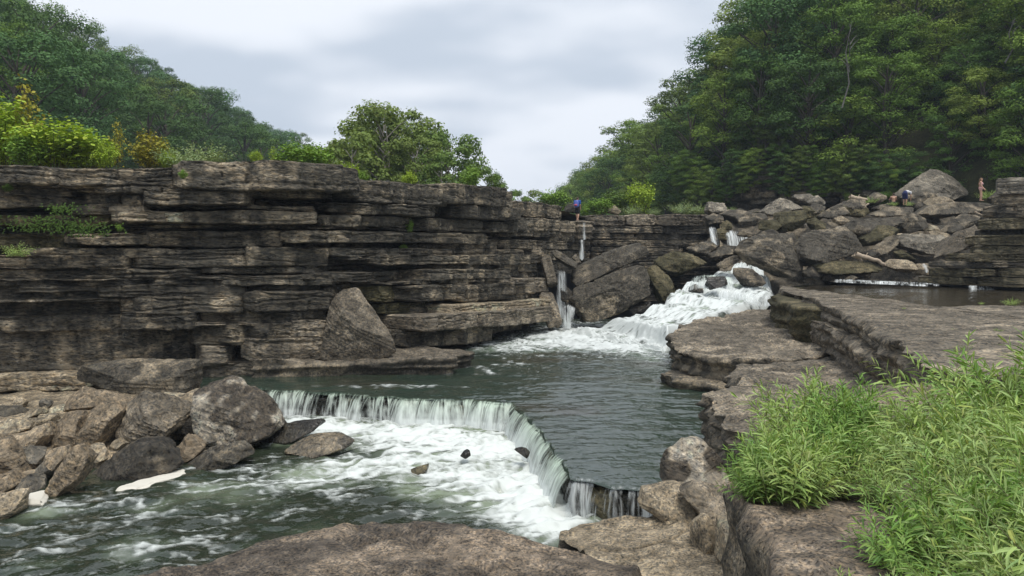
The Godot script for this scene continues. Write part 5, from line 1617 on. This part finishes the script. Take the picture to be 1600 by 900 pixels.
func vegetation() -> void:
	var forest := []
	for k in 5: forest.append(broadleaf(1000 + k, 17.0, [5.2, 4.6, 5.8, 4.4, 5.0][k], [30, 26, 34, 28, 24][k], 17000, 0.235, [0.26, 0.12, 0.10, 0.06, 0.12][k]))
	var names := ["deep green", "mid green", "yellow-green", "blue-green", "olive green", "dark green", "light olive"]
	# steep hill above the boulder slope
	rng.seed = 17
	var v := 0.5
	var count := 0
	while v < 62.0:
		var u := 0.0
		while u < 330.0:
			var gap := rng.randf_range(4.6, 7.4) * (1.0 + u / 300.0)
			u += gap
			if v > 26.0 and u > 150.0: continue
			var f := foot_at(u)
			var p: Vector2 = f[0] + f[1] * (v + rng.randf_range(-1.5, 1.5))
			var y := hill_right(v, u) - 0.4
			var hgt := rng.randf_range(0.72, 1.12) * lerpf(0.78, 1.0, sstep(0.0, 8.0, v))
			if u < 34.0: hgt *= 0.75
			var foot2 := project(Vector3(p.x, y, p.y))
			var top := project(Vector3(p.x, y + 17.0 * hgt, p.y))
			if foot2.x > 1760 or top.y > 330 or foot2.y < -130: continue
			if absf(foot2.x - 1518.0) < 20.0 and -p.y < 85.0 and top.y < 72.0: hgt *= clampf((foot2.y - 72.0) / (foot2.y - top.y), 0.15, 1.0)
			var proto := rng.randi() % 5
			if v < 10.0 and foot2.x > 1110.0 and foot2.x < 1425.0:
				y = maxf(y, 14.2)
				proto = 0      # keep the bluff face in view
			var m := rng.randi() % 7
			if u < 110 and rng.randf() < 0.3: m = [2, 6, 1][rng.randi() % 3]
			plant("forest_tree", forest[proto], Vector3(p.x, y, p.y), Vector3(rng.randf_range(1.05, 1.4) * hgt, hgt, rng.randf_range(1.05, 1.4) * hgt), rng.randf() * TAU, M.greens[m], names[m] + " broadleaf tree on the steep hill above the boulders", "tree", names[m] + " trees on the steep hill")
			count += 1
		v += 6.2 + v * 0.03
	print("steep hill trees ", count)
	# overhanging shrubs along the bluff edge
	for k in 46:
		var u := rng.randf_range(10.0, 170.0)
		var f := foot_at(u)
		var vv := rng.randf_range(-3.0, 1.5)
		var p: Vector2 = f[0] + f[1] * vv
		var s := rng.randf_range(0.22, 0.42)
		var y := hill_right(maxf(vv, 0.0), u) + (2.0 if u < 80 and vv > -0.5 else -0.6)
		var q := project(Vector3(p.x, y, p.y))
		if q.x > 1125.0 and q.x < 1405.0:
			if rng.randf() < 0.6: continue
			y = 15.4 + 17.0 * s * 0.25
			s *= 0.7
		var m: int = [2, 6, 1, 4, 0][rng.randi() % 5]
		plant("bluff_shrub", forest[rng.randi() % 5], Vector3(p.x, y - 17.0 * s * 0.25, p.y), Vector3(s * 1.3, s, s * 1.3), rng.randf() * TAU, M.greens[m], names[m] + " leafy shrub hanging at the foot of the steep hill", "shrub", names[m] + " shrubs along the bluff")
	for k in 46:      # growth hanging over the bluff face
		var px := rng.randf_range(1060.0, 1440.0)
		var top_y := rng.randf_range(236.0, 272.0) if px > 1140.0 and px < 1400.0 else rng.randf_range(240.0, 300.0)
		var s := rng.randf_range(0.13, 0.24)
		var p := at(px, top_y, table(BLUFF, px) - rng.randf_range(0.4, 1.4))
		var m: int = [0, 1, 4, 5, 2][rng.randi() % 5]
		plant("hanging_shrub", forest[1 + rng.randi() % 4], p - Vector3(0, 17.0 * s * 0.8, 0), Vector3(s * 1.7, s, s * 1.2), rng.randf() * TAU, M.greens[m], names[m] + " shrub hanging over the streaked bluff", "shrub", names[m] + " shrubs on the bluff face")
	for k in 80:      # young trees round the cabin
		var u := rng.randf_range(-6.0, 40.0)
		var vv := rng.randf_range(0.5, 34.0)
		var f := foot_at(u)
		var p: Vector2 = f[0] + f[1] * vv
		var s := rng.randf_range(0.34, 0.62)
		var y := hill_right(vv, u)
		var q := project(Vector3(p.x, y, p.y))
		if q.x > 1690.0 or q.y < -60.0: continue
		var top := project(Vector3(p.x, y + 16.0 * s, p.y))
		if absf(q.x - 1518.0) < 24.0 and -p.y < 85.0 and top.y < 72.0: s *= clampf((q.y - 76.0) / (q.y - top.y), 0.2, 1.0)
		var m: int = [2, 6, 1, 4, 0, 3][rng.randi() % 6]
		plant("understorey_tree", forest[1 + rng.randi() % 4], Vector3(p.x, y - 1.0, p.y), Vector3(s * 1.5, s, s * 1.5), rng.randf() * TAU, M.greens[m], names[m] + " young tree on the slope below the cabin", "tree", names[m] + " young trees below the cabin")
	# undergrowth filling the slope between the trunks
	for k in 150:
		var u := rng.randf_range(0.0, 130.0)
		var vv := rng.randf_range(4.0, 44.0)
		var f := foot_at(u)
		var p: Vector2 = f[0] + f[1] * vv
		var s := rng.randf_range(0.30, 0.52)
		var y := hill_right(vv, u)
		var q := project(Vector3(p.x, y, p.y))
		var top := project(Vector3(p.x, y + 17.0 * s, p.y))
		if q.x > 1700.0 or q.y < -40.0 or q.x < 900.0: continue
		if q.x > 1110.0 and q.x < 1425.0: y = maxf(y, 15.6)
		if absf(q.x - 1518.0) < 24.0 and -p.y < 85.0 and top.y < 72.0: continue
		var m: int = [2, 6, 1, 4, 0, 2][rng.randi() % 6]
		plant("understorey_tree", forest[1 + rng.randi() % 4], Vector3(p.x, y - 1.0, p.y), Vector3(s * 1.5, s, s * 1.5), rng.randf() * TAU, M.greens[m], names[m] + " young tree filling the slope between the tall trunks", "tree", names[m] + " young trees on the steep hill")
	# ridge beyond the cliff
	rng.seed = 23
	count = 0
	var d := 62.0
	while d < 470.0:
		var x := -36.0
		while x > -128.0:
			x -= rng.randf_range(7.5, 11.5) * (1.0 + d / 700.0)
			var dd := d + rng.randf_range(-4, 4)
			var y := hill_left(x, dd) - 0.5
			var hgt := rng.randf_range(0.8, 1.15)
			var top := project(Vector3(x, y + 17.0 * hgt, -dd))
			if top.x < -60.0 or top.y > 262.0: continue
			if top.x > 560.0: continue
			var m: int = [0, 1, 3, 4, 5, 0, 3, 5, 5][rng.randi() % 9]
			plant("ridge_tree", forest[rng.randi() % 5], Vector3(x, y, -dd), Vector3(rng.randf_range(0.95, 1.25) * hgt, hgt, rng.randf_range(0.95, 1.25) * hgt), rng.randf() * TAU, M.greens[m], names[m] + " broadleaf tree on the long ridge beyond the cliff", "tree", names[m] + " trees on the ridge")
			count += 1
		d += 9.0 + d * 0.035
	print("ridge trees ", count)
	# trees standing on the plateau
	var airy := broadleaf(1101, 7.5, 3.0, 30, 15000, 0.19, 0.08, 0.35)
	var dense := broadleaf(1102, 6.0, 3.0, 34, 16000, 0.19, 0.05, 0.45)
	var small := broadleaf(1103, 4.0, 1.9, 18, 6000, 0.16, 0.06, 0.4)
	for e in [[600, 296, 66, 130, airy, "olive", "tall airy olive sycamore on the plateau skyline"], [552, 294, 60, 80, small, "olive", "low olive tree before the tall airy sycamore"], [650, 296, 64, 80, airy, "olive", "thin olive tree between the two plateau trees"], [700, 298, 68, 84, dense, "sycamore", "round green tree beside the tall airy sycamore"], [690, 300, 60, 58, small, "sycamore", "small green tree below the round green tree"], [760, 304, 64, 40, small, "sycamore", "small tree at the plateau's sloping end"], [575, 298, 70, 96, dense, "olive", "bushy olive tree behind the tall airy sycamore"], [632, 300, 72, 110, dense, "olive", "broad olive tree partly behind the tall airy sycamore"], [812, 322, 90, 22, small, "sycamore", "far small tree low on the valley skyline"], [835, 322, 110, 20, small, "olive", "far low bush on the valley skyline"], [520, 288, 64, 60, small, "olive", "olive bush at the edge of the plateau trees"]]:
		var p := at(e[0], e[1], e[2])
		var s: float = (p.y + e[3] * e[2] / F - 8.2) / [7.5, 6.0, 4.0][[airy, dense, small].find(e[4])]
		plant("plateau_tree", e[4], Vector3(p.x, 8.15, p.z), Vector3(s, s, s), e[0] * 0.37, M[e[5]], e[6], "tree", "", M.pale_bark)
	# saplings and bushes along the cliff top
	var bushes := [bush_proto(1201, 34, 75, 0.17, 2.4, 1.5), bush_proto(1202, 28, 70, 0.16, 2.2, 1.3), bush_proto(1203, 12, 40, 0.17, 2.6, 0.8)]
	var wil := [willow_proto(1301, 60, 1.6, 1.1, 0.20, 0.055, 0.13), willow_proto(1302, 46, 1.3, 1.0, 0.18, 0.055, 0.13)]
	for e in [
		[8, 266, 33, 112, 1.0, 1, "lime", "tall yellow-green sapling at the cliff top's far end"], [45, 262, 33.5, 150, 0.55, 2, "gold", "thin yellowing sapling above the lime bushes"], [85, 264, 32, 82, 1.4, 0, "lime", "widest lime bush on the cliff top"], [35, 264, 31, 60, 1.0, 1, "bright", "fresh green bush below the thin yellow sapling"], [135, 264, 32.5, 66, 1.0, 0, "lime", "lime bush with upright shoots on the cliff top"], [165, 264, 31.5, 40, 0.9, 1, "lime", "low lime bush beside a gap in the cliff-top row"], [185, 266, 34, 88, 0.4, 2, "gold", "nearly bare thin sapling with a few yellow leaves"],
		[235, 264, 33, 60, 0.9, 1, "gold", "rusty yellow sapling on the cliff top"], [255, 266, 34, 44, 1.0, 0, "olive", "dull olive bush behind the pale willows"], [262, 264, 32.5, 28, 0.8, 1, "lime", "low yellow-green bush beside the pale willows"],
		[400, 258, 33, 24, 0.8, 1, "lime", "small lime bush on the highest cap slab"], [428, 262, 33, 38, 0.6, 2, "lime", "slim lime sapling on the highest cap slab"], [470, 274, 33, 58, 1.1, 0, "bright", "broad-leaved bright sapling behind the cap slab"], [500, 276, 34, 52, 0.9, 1, "bright", "bright sapling beside the broad-leaved one"], [540, 286, 33.5, 34, 1.2, 0, "lime", "spreading lime bush spilling over the cap slab"], [566, 286, 33, 20, 0.9, 1, "bright", "low bright bush on the cap's broken end"],
		[640, 292, 38, 26, 0.9, 1, "lime", "small lime bush before the plateau trees"], [738, 296, 44, 38, 0.9, 1, "bright", "bright bush at the cliff top before the round tree"], [770, 300, 47, 34, 0.9, 1, "sycamore", "leafy bush where the cliff top steps down"], [790, 332, 46, 34, 0.8, 0, "bright", "bright bush growing from the step in the cliff"], [864, 330, 64, 38, 1.1, 0, "bright", "bright sapling beside the hiker"], [935, 336, 63, 30, 1.2, 0, "bright", "spreading bright bush on the wall behind the hiker"], [965, 334, 66, 40, 1.2, 0, "sycamore", "darker green bush among bright saplings"], [1000, 336, 64, 58, 0.75, 0, "lime", "tallest lime sapling on the back wall"], [915, 338, 62.5, 18, 1.0, 1, "bright", "low bright bush next to the hiker"],
		[556, 318, 31.5, 18, 0.8, 1, "bright", "small bright plant rooted under the cap slab"], [641, 364, 34, 22, 0.65, 1, "bright", "bright fern-like plant in a cliff crack"], [630, 392, 34, 11, 1.1, 1, "bright", "low tuft of leaves on a cliff bed"], [505, 356, 29.6, 12, 0.7, 1, "ivy", "tiny plant in the shadowed cliff bed"], [186, 362, 26.2, 12, 0.9, 1, "bright", "bright tip of the creeper on the cliff"], [286, 280, 26.2, 16, 0.8, 1, "bright", "small bright plant hanging off the top bed"], [746, 378, 40, 10, 0.6, 1, "ivy", "tiny plant on the receding cliff"],
		[12, 300, 26.0, 14, 1.0, 1, "ivy", "small dark plant on an upper bed"]]:
		var p := at(e[0], e[1], e[2])
		var s: float = e[3] * e[2] / F / [2.4, 2.2, 2.6][e[5]]
		plant("sapling" if e[3] > 25 else "ledge_plant", bushes[e[5]], p, Vector3(s * e[4], s, s * e[4]), e[0] * 0.71, M[e[6]], e[7], "bush" if e[3] > 25 else "plant", "", M.twig, ["stems", "foliage"])
	for e in [[285, 264, 32.5, 48, 0, "feathery pale willow on the cliff top"], [325, 258, 33.5, 46, 1, "paler willow beside the highest cap slab"], [300, 264, 32, 26, 1, "low pale willow tuft on the cliff top"], [985, 336, 62.8, 20, 1, "pale grassy tuft before the tallest lime sapling"], [1020, 336, 63.5, 14, 1, "low pale tuft on the back wall"], [1065, 335, 64, 28, 0, "silvery willow tuft on the back wall"], [1095, 335, 64.4, 22, 1, "second silvery willow tuft near the upper falls"], [1140, 332, 64, 12, 1, "tiny silvery tuft above the upper falls"], [25, 402, 26.0, 28, 1, "pale wispy plant on a cliff ledge"], [1420, 322, 59.6, 10, 1, "green tuft beside the bending bather"], [1360, 318, 61.0, 14, 1, "bright grass by the white log"], [1545, 312, 58.0, 22, 0, "tall grass behind the standing bather"], [1395, 322, 59.8, 10, 0, "low green tuft before the sitting bather"], [1580, 478, 26.0, 16, 1, "grass tuft at the platform's far edge"], [1560, 519, 18.2, 8, 1, "short grass in the platform's crack"], [1534, 476, 27.0, 6, 1, "tiny grass tuft on the platform"], [1490, 517, 18.6, 5, 1, "sparse grass on the platform's middle"], [1412, 483, 25.4, 4, 1, "single small tuft on the bare platform"], [680, 306, 37.0, 10, 1, "dry grass on the cap of the receding cliff"], [590, 308, 33.0, 8, 0, "thin dry grass on the broken cap"]]:
		var p := at(e[0], e[1], e[2])
		var s: float = e[3] * e[2] / F / [1.6, 1.3][e[4]]
		plant("willow_tuft", wil[e[4]], p, Vector3(s * 1.25, s, s * 1.25), e[0] * 0.53, M.pale if e[1] < 345 and e[0] < 1200 else M.willow, e[5], "plant", "", M.twig, ["stems", "leaves"])
	# creeper on the cliff
	for e in [[70, 350, 120, 14, "dark creeper trailing along a cliff bed"], [130, 358, 70, 12, "creeper hanging over the dark recess"], [95, 326, 40, 8, "small patch of creeper on an upper bed"]]:
		creeper(e[0], e[1], e[2], e[3], e[4])
	# willow thicket on the near slab
	var near := []
	for k in 4: near.append(willow_proto(1401 + k, 36, 0.95, 0.46, 0.155, 0.0155, 0.066))
	var tall := []
	for k in 3: tall.append(willow_proto(1451 + k, 32, 1.08, 0.55, 0.170, 0.0165, 0.064))
	rng.seed = 41
	var spots := [
		[2.25, 6.35, 0.78], [2.15, 6.75, 0.84], [2.65, 6.5, 0.74], [3.0, 6.3, 0.66], [2.4, 7.2, 0.84], [2.9, 7.1, 0.86], [3.35, 6.9, 0.78], [2.75, 7.8, 0.96], [3.3, 7.7, 1.0], [3.8, 7.5, 0.92], [3.2, 8.4, 1.0], [3.8, 8.5, 1.0], [4.3, 8.2, 0.95], [2.6, 6.95, 0.8], [3.5, 8.0, 1.0], [2.06, 6.45, 0.72],
		[4.8, 7.6, 1.05], [5.3, 7.9, 1.15], [5.9, 8.2, 1.2], [4.7, 6.9, 1.0], [5.2, 7.1, 1.15], [5.8, 7.3, 1.2], [4.2, 6.1, 0.9], [4.6, 6.3, 1.05], [5.1, 6.3, 1.15], [5.6, 6.5, 1.2], [3.8, 5.4, 0.95], [4.2, 5.5, 1.05], [4.6, 5.5, 1.15], [3.4, 4.9, 0.85], [3.7, 4.7, 1.0], [4.1, 4.8, 1.1], [3.0, 4.4, 0.75], [3.3, 4.2, 0.9], [2.6, 4.1, 0.62], [2.9, 3.9, 0.75], [1.75, 3.95, 0.45], [2.1, 3.95, 0.42], [2.4, 3.8, 0.5], [2.5, 4.9, 0.7], [2.9, 5.2, 0.8], [3.3, 5.6, 0.85], [2.6, 4.35, 0.65], [3.7, 6.2, 0.9], [4.1, 6.8, 0.95], [3.1, 4.9, 0.85], [3.6, 5.9, 0.9], [4.5, 7.4, 1.05], [5.0, 8.6, 1.1], [4.2, 7.6, 1.0], [3.9, 7.0, 0.95]]
	for k in spots.size():
		var e: Array = spots[k]
		var s: float = e[2] * rng.randf_range(0.7, 1.22)
		var lab := "narrow-leaved willow shrub growing over the dark cracked slab" if k < 16 else "tall willow shrub crowding the bank above the dark cracked slab's open side"
		var shade: int = [0, 1, 2, 0][rng.randi() % 4]
		if k >= 36 and k < 39: lab = "low willow sprig at the dark slab's edge"
		plant("willow_shrub", near[rng.randi() % 4] if k < 16 else tall[rng.randi() % 3], Vector3(e[0], 3.08, -e[1]), Vector3(s * 1.1, s, s * 1.1), rng.randf() * TAU, [M.willow, M.willow_deep, M.willow_pale][shade], ["mid green ", "deep green ", "pale green "][shade] + lab, "shrub", ["mid green ", "deep green ", "pale green "][shade] + ("willow shrubs on the slab" if k < 16 else ("low willow sprigs" if k >= 36 and k < 39 else "tall willow shrubs on the bank")), M.twig, ["stems", "leaves"])

func creeper(px: float, py: float, w: float, h: float, label: String) -> void:
	var v := PackedVector3Array()
	var c := PackedColorArray()
	var idx := PackedInt32Array()
	var base := at(px, py, 26.2)
	for k in int(w * 5.0):
		var x := px + rng.randfn(0.0, 0.33) * w
		var hang := rng.randf()
		var p := at(x, py + (hang - 0.5) * h * 1.6 + nb.get_noise_1d(x * 3.0) * 10.0, 26.35 - rng.randf() * 0.35) - base
		var nn := Vector3(rng.randf_range(-0.5, 0.5), 0.6, 1.0).normalized()
		var t := nn.cross(Vector3(rng.randf_range(-1, 1), rng.randf_range(-1, 1), 0.2)).normalized()
		var g := rng.randf_range(0.6, 1.3)
		leaf_quad(v, c, idx, p, nn, t, rng.randf_range(0.045, 0.085), 0.42, Color(g, g, g))
	tag(put("creeper", arrays_mesh(v, idx, c, false), M.ivy, null, base), label, "creeper")

func people() -> void:
	var skin := plain(0.50, 0.29, 0.20, 0.6)
	skin.subsurf_scatter_enabled = true
	skin.subsurf_scatter_strength = 0.1
	# hiker seen from behind, walking to the far side with a backpack
	var j := joints()
	j.kl = Vector3(0.10, 0.50, 0.10); j.al = Vector3(0.10, 0.08, 0.16)
	j.kr = Vector3(-0.10, 0.48, 0.0); j.ar = Vector3(-0.10, 0.09, -0.16)
	j.el = Vector3(0.24, 1.12, -0.04); j.wl = Vector3(0.23, 0.92, 0.12)
	j.head += Vector3(0, -0.01, 0.03)
	var o := holder("person", at(902, 344.5, 56.4), PI * 0.86)
	tag(o, "hiker in blue shirt and black shorts carrying a backpack", "person")
	put("body", body_mesh(limb_bones(j, Vector3(0, 0, 1)), 0.022, 0.035), skin, o)
	put("shirt", body_mesh([[j.hip + Vector3(0, 0.04, 0), j.chest, 0.15, 0.155], [j.chest, j.chest + Vector3(0, 0.1, 0), 0.15, 0.09], [j.sl, j.sr, 0.075, 0.075], [j.sl, j.sl.lerp(j.el, 0.6), 0.08, 0.072], [j.sr, j.sr.lerp(j.er, 0.6), 0.08, 0.072]], 0.024, 0.05), plain(0.02, 0.09, 0.38, 0.9), o)
	put("shorts", body_mesh([[j.hip + Vector3(0, 0.05, 0), j.hip, 0.155, 0.15], [j.hl, j.hl.lerp(j.kl, 0.8), 0.115, 0.10], [j.hr, j.hr.lerp(j.kr, 0.8), 0.115, 0.10]], 0.024, 0.04), plain(0.012, 0.012, 0.015, 0.9), o)
	put("hair", body_mesh([[j.head + Vector3(0, 0.075, -0.02), j.head + Vector3(0, 0.05, -0.035), 0.085, 0.08]], 0.02, 0.02), plain(0.06, 0.04, 0.025, 0.8), o)
	var pack := put("backpack", body_mesh([[Vector3(0, 1.34, -0.2), Vector3(0, 1.06, -0.21), 0.12, 0.15], [Vector3(0.07, 1.3, -0.2), Vector3(0.07, 1.08, -0.21), 0.1, 0.11], [Vector3(-0.07, 1.3, -0.2), Vector3(-0.07, 1.08, -0.21), 0.1, 0.11]], 0.024, 0.05), plain(0.10, 0.14, 0.42, 0.85), o)
	put("pocket", body_mesh([[Vector3(0.04, 1.1, -0.33), Vector3(-0.04, 1.1, -0.33), 0.075, 0.075]], 0.02, 0.02), plain(0.45, 0.08, 0.12, 0.85), pack)
	face_bits(o, j.head)
	# standing bather
	j = joints()
	j.el = Vector3(0.22, 1.12, 0.05); j.wl = Vector3(0.19, 0.92, 0.2); j.er = Vector3(-0.2, 1.12, 0.04); j.wr = Vector3(-0.17, 0.92, 0.18)
	j.kl = Vector3(0.08, 0.49, 0.05); j.al = Vector3(0.08, 0.08, 0.05)
	o = holder("person", at(1532, 314, 56.6), 0.95)
	o.scale = Vector3(0.98, 0.98, 0.98)
	tag(o, "bather in pale pink swimsuit standing on the long dark ledge", "person")
	put("body", body_mesh(limb_bones(j, Vector3(0, 0, 1)), 0.022, 0.035), skin, o)
	put("swimsuit", body_mesh([[j.hip + Vector3(0, 0.03, 0), j.hip + Vector3(0, -0.03, 0), 0.15, 0.13], [j.hl, j.hl.lerp(j.kl, 0.08), 0.105, 0.1], [j.hr, j.hr.lerp(j.kr, 0.08), 0.105, 0.1]], 0.024, 0.05), plain(0.62, 0.36, 0.36, 0.8), o)
	put("swim_top", body_mesh([[Vector3(0.06, 1.27, 0.03), Vector3(-0.06, 1.27, 0.03), 0.13, 0.13]], 0.024, 0.05), plain(0.62, 0.36, 0.36, 0.8), o)
	put("hair", body_mesh([[j.head + Vector3(0, 0.075, -0.02), j.head + Vector3(0, 0.02, -0.045), 0.088, 0.08], [j.head + Vector3(0, 0.02, -0.06), Vector3(0, 1.22, -0.13), 0.07, 0.05]], 0.02, 0.03), plain(0.20, 0.12, 0.06, 0.8), o)
	face_bits(o, j.head)
	# bather bending forward
	j = joints()
	j.waist = Vector3(0, 1.00, 0.12); j.chest = Vector3(0, 1.02, 0.36); j.neck = Vector3(0, 0.97, 0.50); j.head = Vector3(0, 0.88, 0.60)
	j.sl = Vector3(0.18, 0.99, 0.44); j.sr = Vector3(-0.18, 0.99, 0.44); j.el = Vector3(0.21, 0.73, 0.46); j.er = Vector3(-0.21, 0.73, 0.46); j.wl = Vector3(0.18, 0.50, 0.50); j.wr = Vector3(-0.18, 0.50, 0.50)
	j.hip = Vector3(0, 0.90, -0.06); j.hl = Vector3(0.09, 0.88, -0.06); j.hr = Vector3(-0.09, 0.88, -0.06)
	o = holder("person", at(1414, 320.5, 59.6), 2.2)
	tag(o, "bather in navy shorts bending over by the grey pyramid boulder", "person")
	put("body", body_mesh(limb_bones(j, Vector3(0, 0, 1)), 0.022, 0.035), skin, o)
	put("shirt", body_mesh([[j.waist, j.chest, 0.135, 0.15], [j.sl, j.sr, 0.075, 0.075], [j.sl, j.sl.lerp(j.el, 0.4), 0.075, 0.07], [j.sr, j.sr.lerp(j.er, 0.4), 0.075, 0.07]], 0.024, 0.05), plain(0.62, 0.62, 0.64, 0.9), o)
	put("shorts", body_mesh([[j.hip + Vector3(0, 0.06, 0.05), j.hip, 0.16, 0.155], [j.hl, j.hl.lerp(j.kl, 0.85), 0.12, 0.105], [j.hr, j.hr.lerp(j.kr, 0.85), 0.12, 0.105]], 0.024, 0.04), plain(0.014, 0.022, 0.09, 0.9), o)
	put("hair", body_mesh([[j.head + Vector3(0, 0.07, -0.02), j.head + Vector3(0, 0.05, -0.035), 0.085, 0.08]], 0.02, 0.02), plain(0.04, 0.03, 0.02, 0.8), o)
	face_bits(o, j.head)
	# bather sitting low, seen from behind
	j = joints()
	for k in ["hip", "waist", "chest", "neck", "head", "sl", "sr"]: j[k] -= Vector3(0, 0.78, 0)
	j.hl = Vector3(0.1, 0.13, 0); j.hr = Vector3(-0.1, 0.13, 0); j.kl = Vector3(0.16, 0.42, 0.34); j.kr = Vector3(-0.16, 0.42, 0.34); j.al = Vector3(0.12, 0.08, 0.46); j.ar = Vector3(-0.12, 0.08, 0.46)
	j.el = Vector3(0.26, 0.40, 0.14); j.er = Vector3(-0.26, 0.40, 0.14); j.wl = Vector3(0.1, 0.42, 0.34); j.wr = Vector3(-0.1, 0.42, 0.34)
	o = holder("person", at(1396, 320, 60.4), PI * 0.95)
	tag(o, "bare-backed bather sitting low behind a green tuft", "person")
	put("body", body_mesh(limb_bones(j, Vector3(0, 0, 1)), 0.022, 0.035), skin, o)
	put("shorts", body_mesh([[j.hip + Vector3(0, 0.02, 0), j.hip, 0.15, 0.15], [j.hl, j.hl.lerp(j.kl, 0.8), 0.11, 0.1], [j.hr, j.hr.lerp(j.kr, 0.8), 0.11, 0.1]], 0.024, 0.04), plain(0.02, 0.02, 0.025, 0.9), o)
	put("hair", body_mesh([[j.head + Vector3(0, 0.075, -0.02), j.head + Vector3(0, 0.03, -0.04), 0.088, 0.085]], 0.02, 0.02), plain(0.05, 0.03, 0.02, 0.8), o)
	face_bits(o, j.head)

func box_mesh(s: Vector3) -> BoxMesh:
	var b := BoxMesh.new()
	b.size = s
	return b

func hut() -> void:
	var p := at(1520, 84, 84.0)
	var o := holder("hillside_cabin", p, -0.5)
	tag(o, "small cabin roof showing among trees high on the hill", "cabin")
	put("wall", box_mesh(Vector3(2.6, 1.8, 2.4)), plain(0.10, 0.085, 0.06), o, Vector3(0, 0.2, 0))
	put("door", box_mesh(Vector3(0.7, 1.5, 0.06)), plain(0.06, 0.05, 0.04), o, Vector3(0.2, 0.1, 1.24))
	for s in [-1.0, 1.0]:
		var r := put("roof", box_mesh(Vector3(2.0, 0.1, 3.0)), plain(0.30, 0.31, 0.32, 0.6), o, Vector3(0.82 * s, 1.45, 0))
		r.rotation.z = -0.42 * s
	var v := PackedVector3Array()
	var idx := PackedInt32Array()
	tube(v, idx, PackedVector3Array([Vector3(0, -4, 0), Vector3(0, 0, 0), Vector3(0.02, 1.5, 0)]), PackedFloat32Array([0.12, 0.11, 0.09]), 8)
	tube(v, idx, PackedVector3Array([Vector3(-0.5, 1.2, 0), Vector3(0.5, 1.2, 0)]), PackedFloat32Array([0.05, 0.05]), 5)
	tag(put("utility_pole", arrays_mesh(v, idx), M.pale_bark, null, at(1482, 72, 83.0)), "grey utility pole beside the hillside cabin", "pole")
	# bleached dead trees against the foliage
	for e in [[1325, 130, 70.0, 95, "bleached dead tree with bare forked branches on the hill"], [1580, 78, 66.0, 50, "leaning bare white branch near the hillside cabin"]]:
		rng.seed = int(e[0])
		v = PackedVector3Array()
		idx = PackedInt32Array()
		var hgt: float = e[3] * e[2] / F
		var t := PackedVector3Array([Vector3(-0.5, -hgt * 0.4, 0), Vector3(0.1, 0, 0), Vector3(-0.25, hgt * 0.5, 0), Vector3(0.25, hgt, 0)])
		tube(v, idx, t, PackedFloat32Array([0.08, 0.06, 0.04, 0.012]), 6)
		for k in 9:
			var f := rng.randf_range(0.15, 0.9)
			var b := Vector3(0.1, hgt * f, 0)
			var dirv := Vector3(rng.randf_range(-1, 1), rng.randf_range(0.4, 1.0), rng.randf_range(-0.2, 0.8)) * hgt * 0.35 * (1.1 - f)
			tube(v, idx, PackedVector3Array([b, b + dirv * 0.5 + Vector3(0, 0.1, 0), b + dirv]), PackedFloat32Array([0.05, 0.035, 0.01]), 5)
		tag(put("dead_tree", arrays_mesh(v, idx), M.dead, null, at(e[0], e[1], e[2])), e[4], "tree")

func _ready() -> void:
	na.seed = 3; na.frequency = 0.02; na.fractal_octaves = 3; na.noise_type = FastNoiseLite.TYPE_SIMPLEX_SMOOTH
	nb.seed = 8; nb.frequency = 0.1; nb.fractal_octaves = 3; nb.noise_type = FastNoiseLite.TYPE_SIMPLEX_SMOOTH
	nw.seed = 12; nw.frequency = 0.05; nw.fractal_octaves = 3; nw.fractal_type = FastNoiseLite.FRACTAL_RIDGED; nw.noise_type = FastNoiseLite.TYPE_SIMPLEX_SMOOTH
	sky_and_light()
	var t0 := Time.get_ticks_msec()
	make_materials()
	print("materials ", Time.get_ticks_msec() - t0)
	ground()
	cliffs()
	print("cliffs ", Time.get_ticks_msec() - t0)
	shore()
	print("shore ", Time.get_ticks_msec() - t0)
	falls()
	print("falls ", Time.get_ticks_msec() - t0)
	vegetation()
	hut()
	print("plants ", Time.get_ticks_msec() - t0)
	people()
	print("people ", Time.get_ticks_msec() - t0)
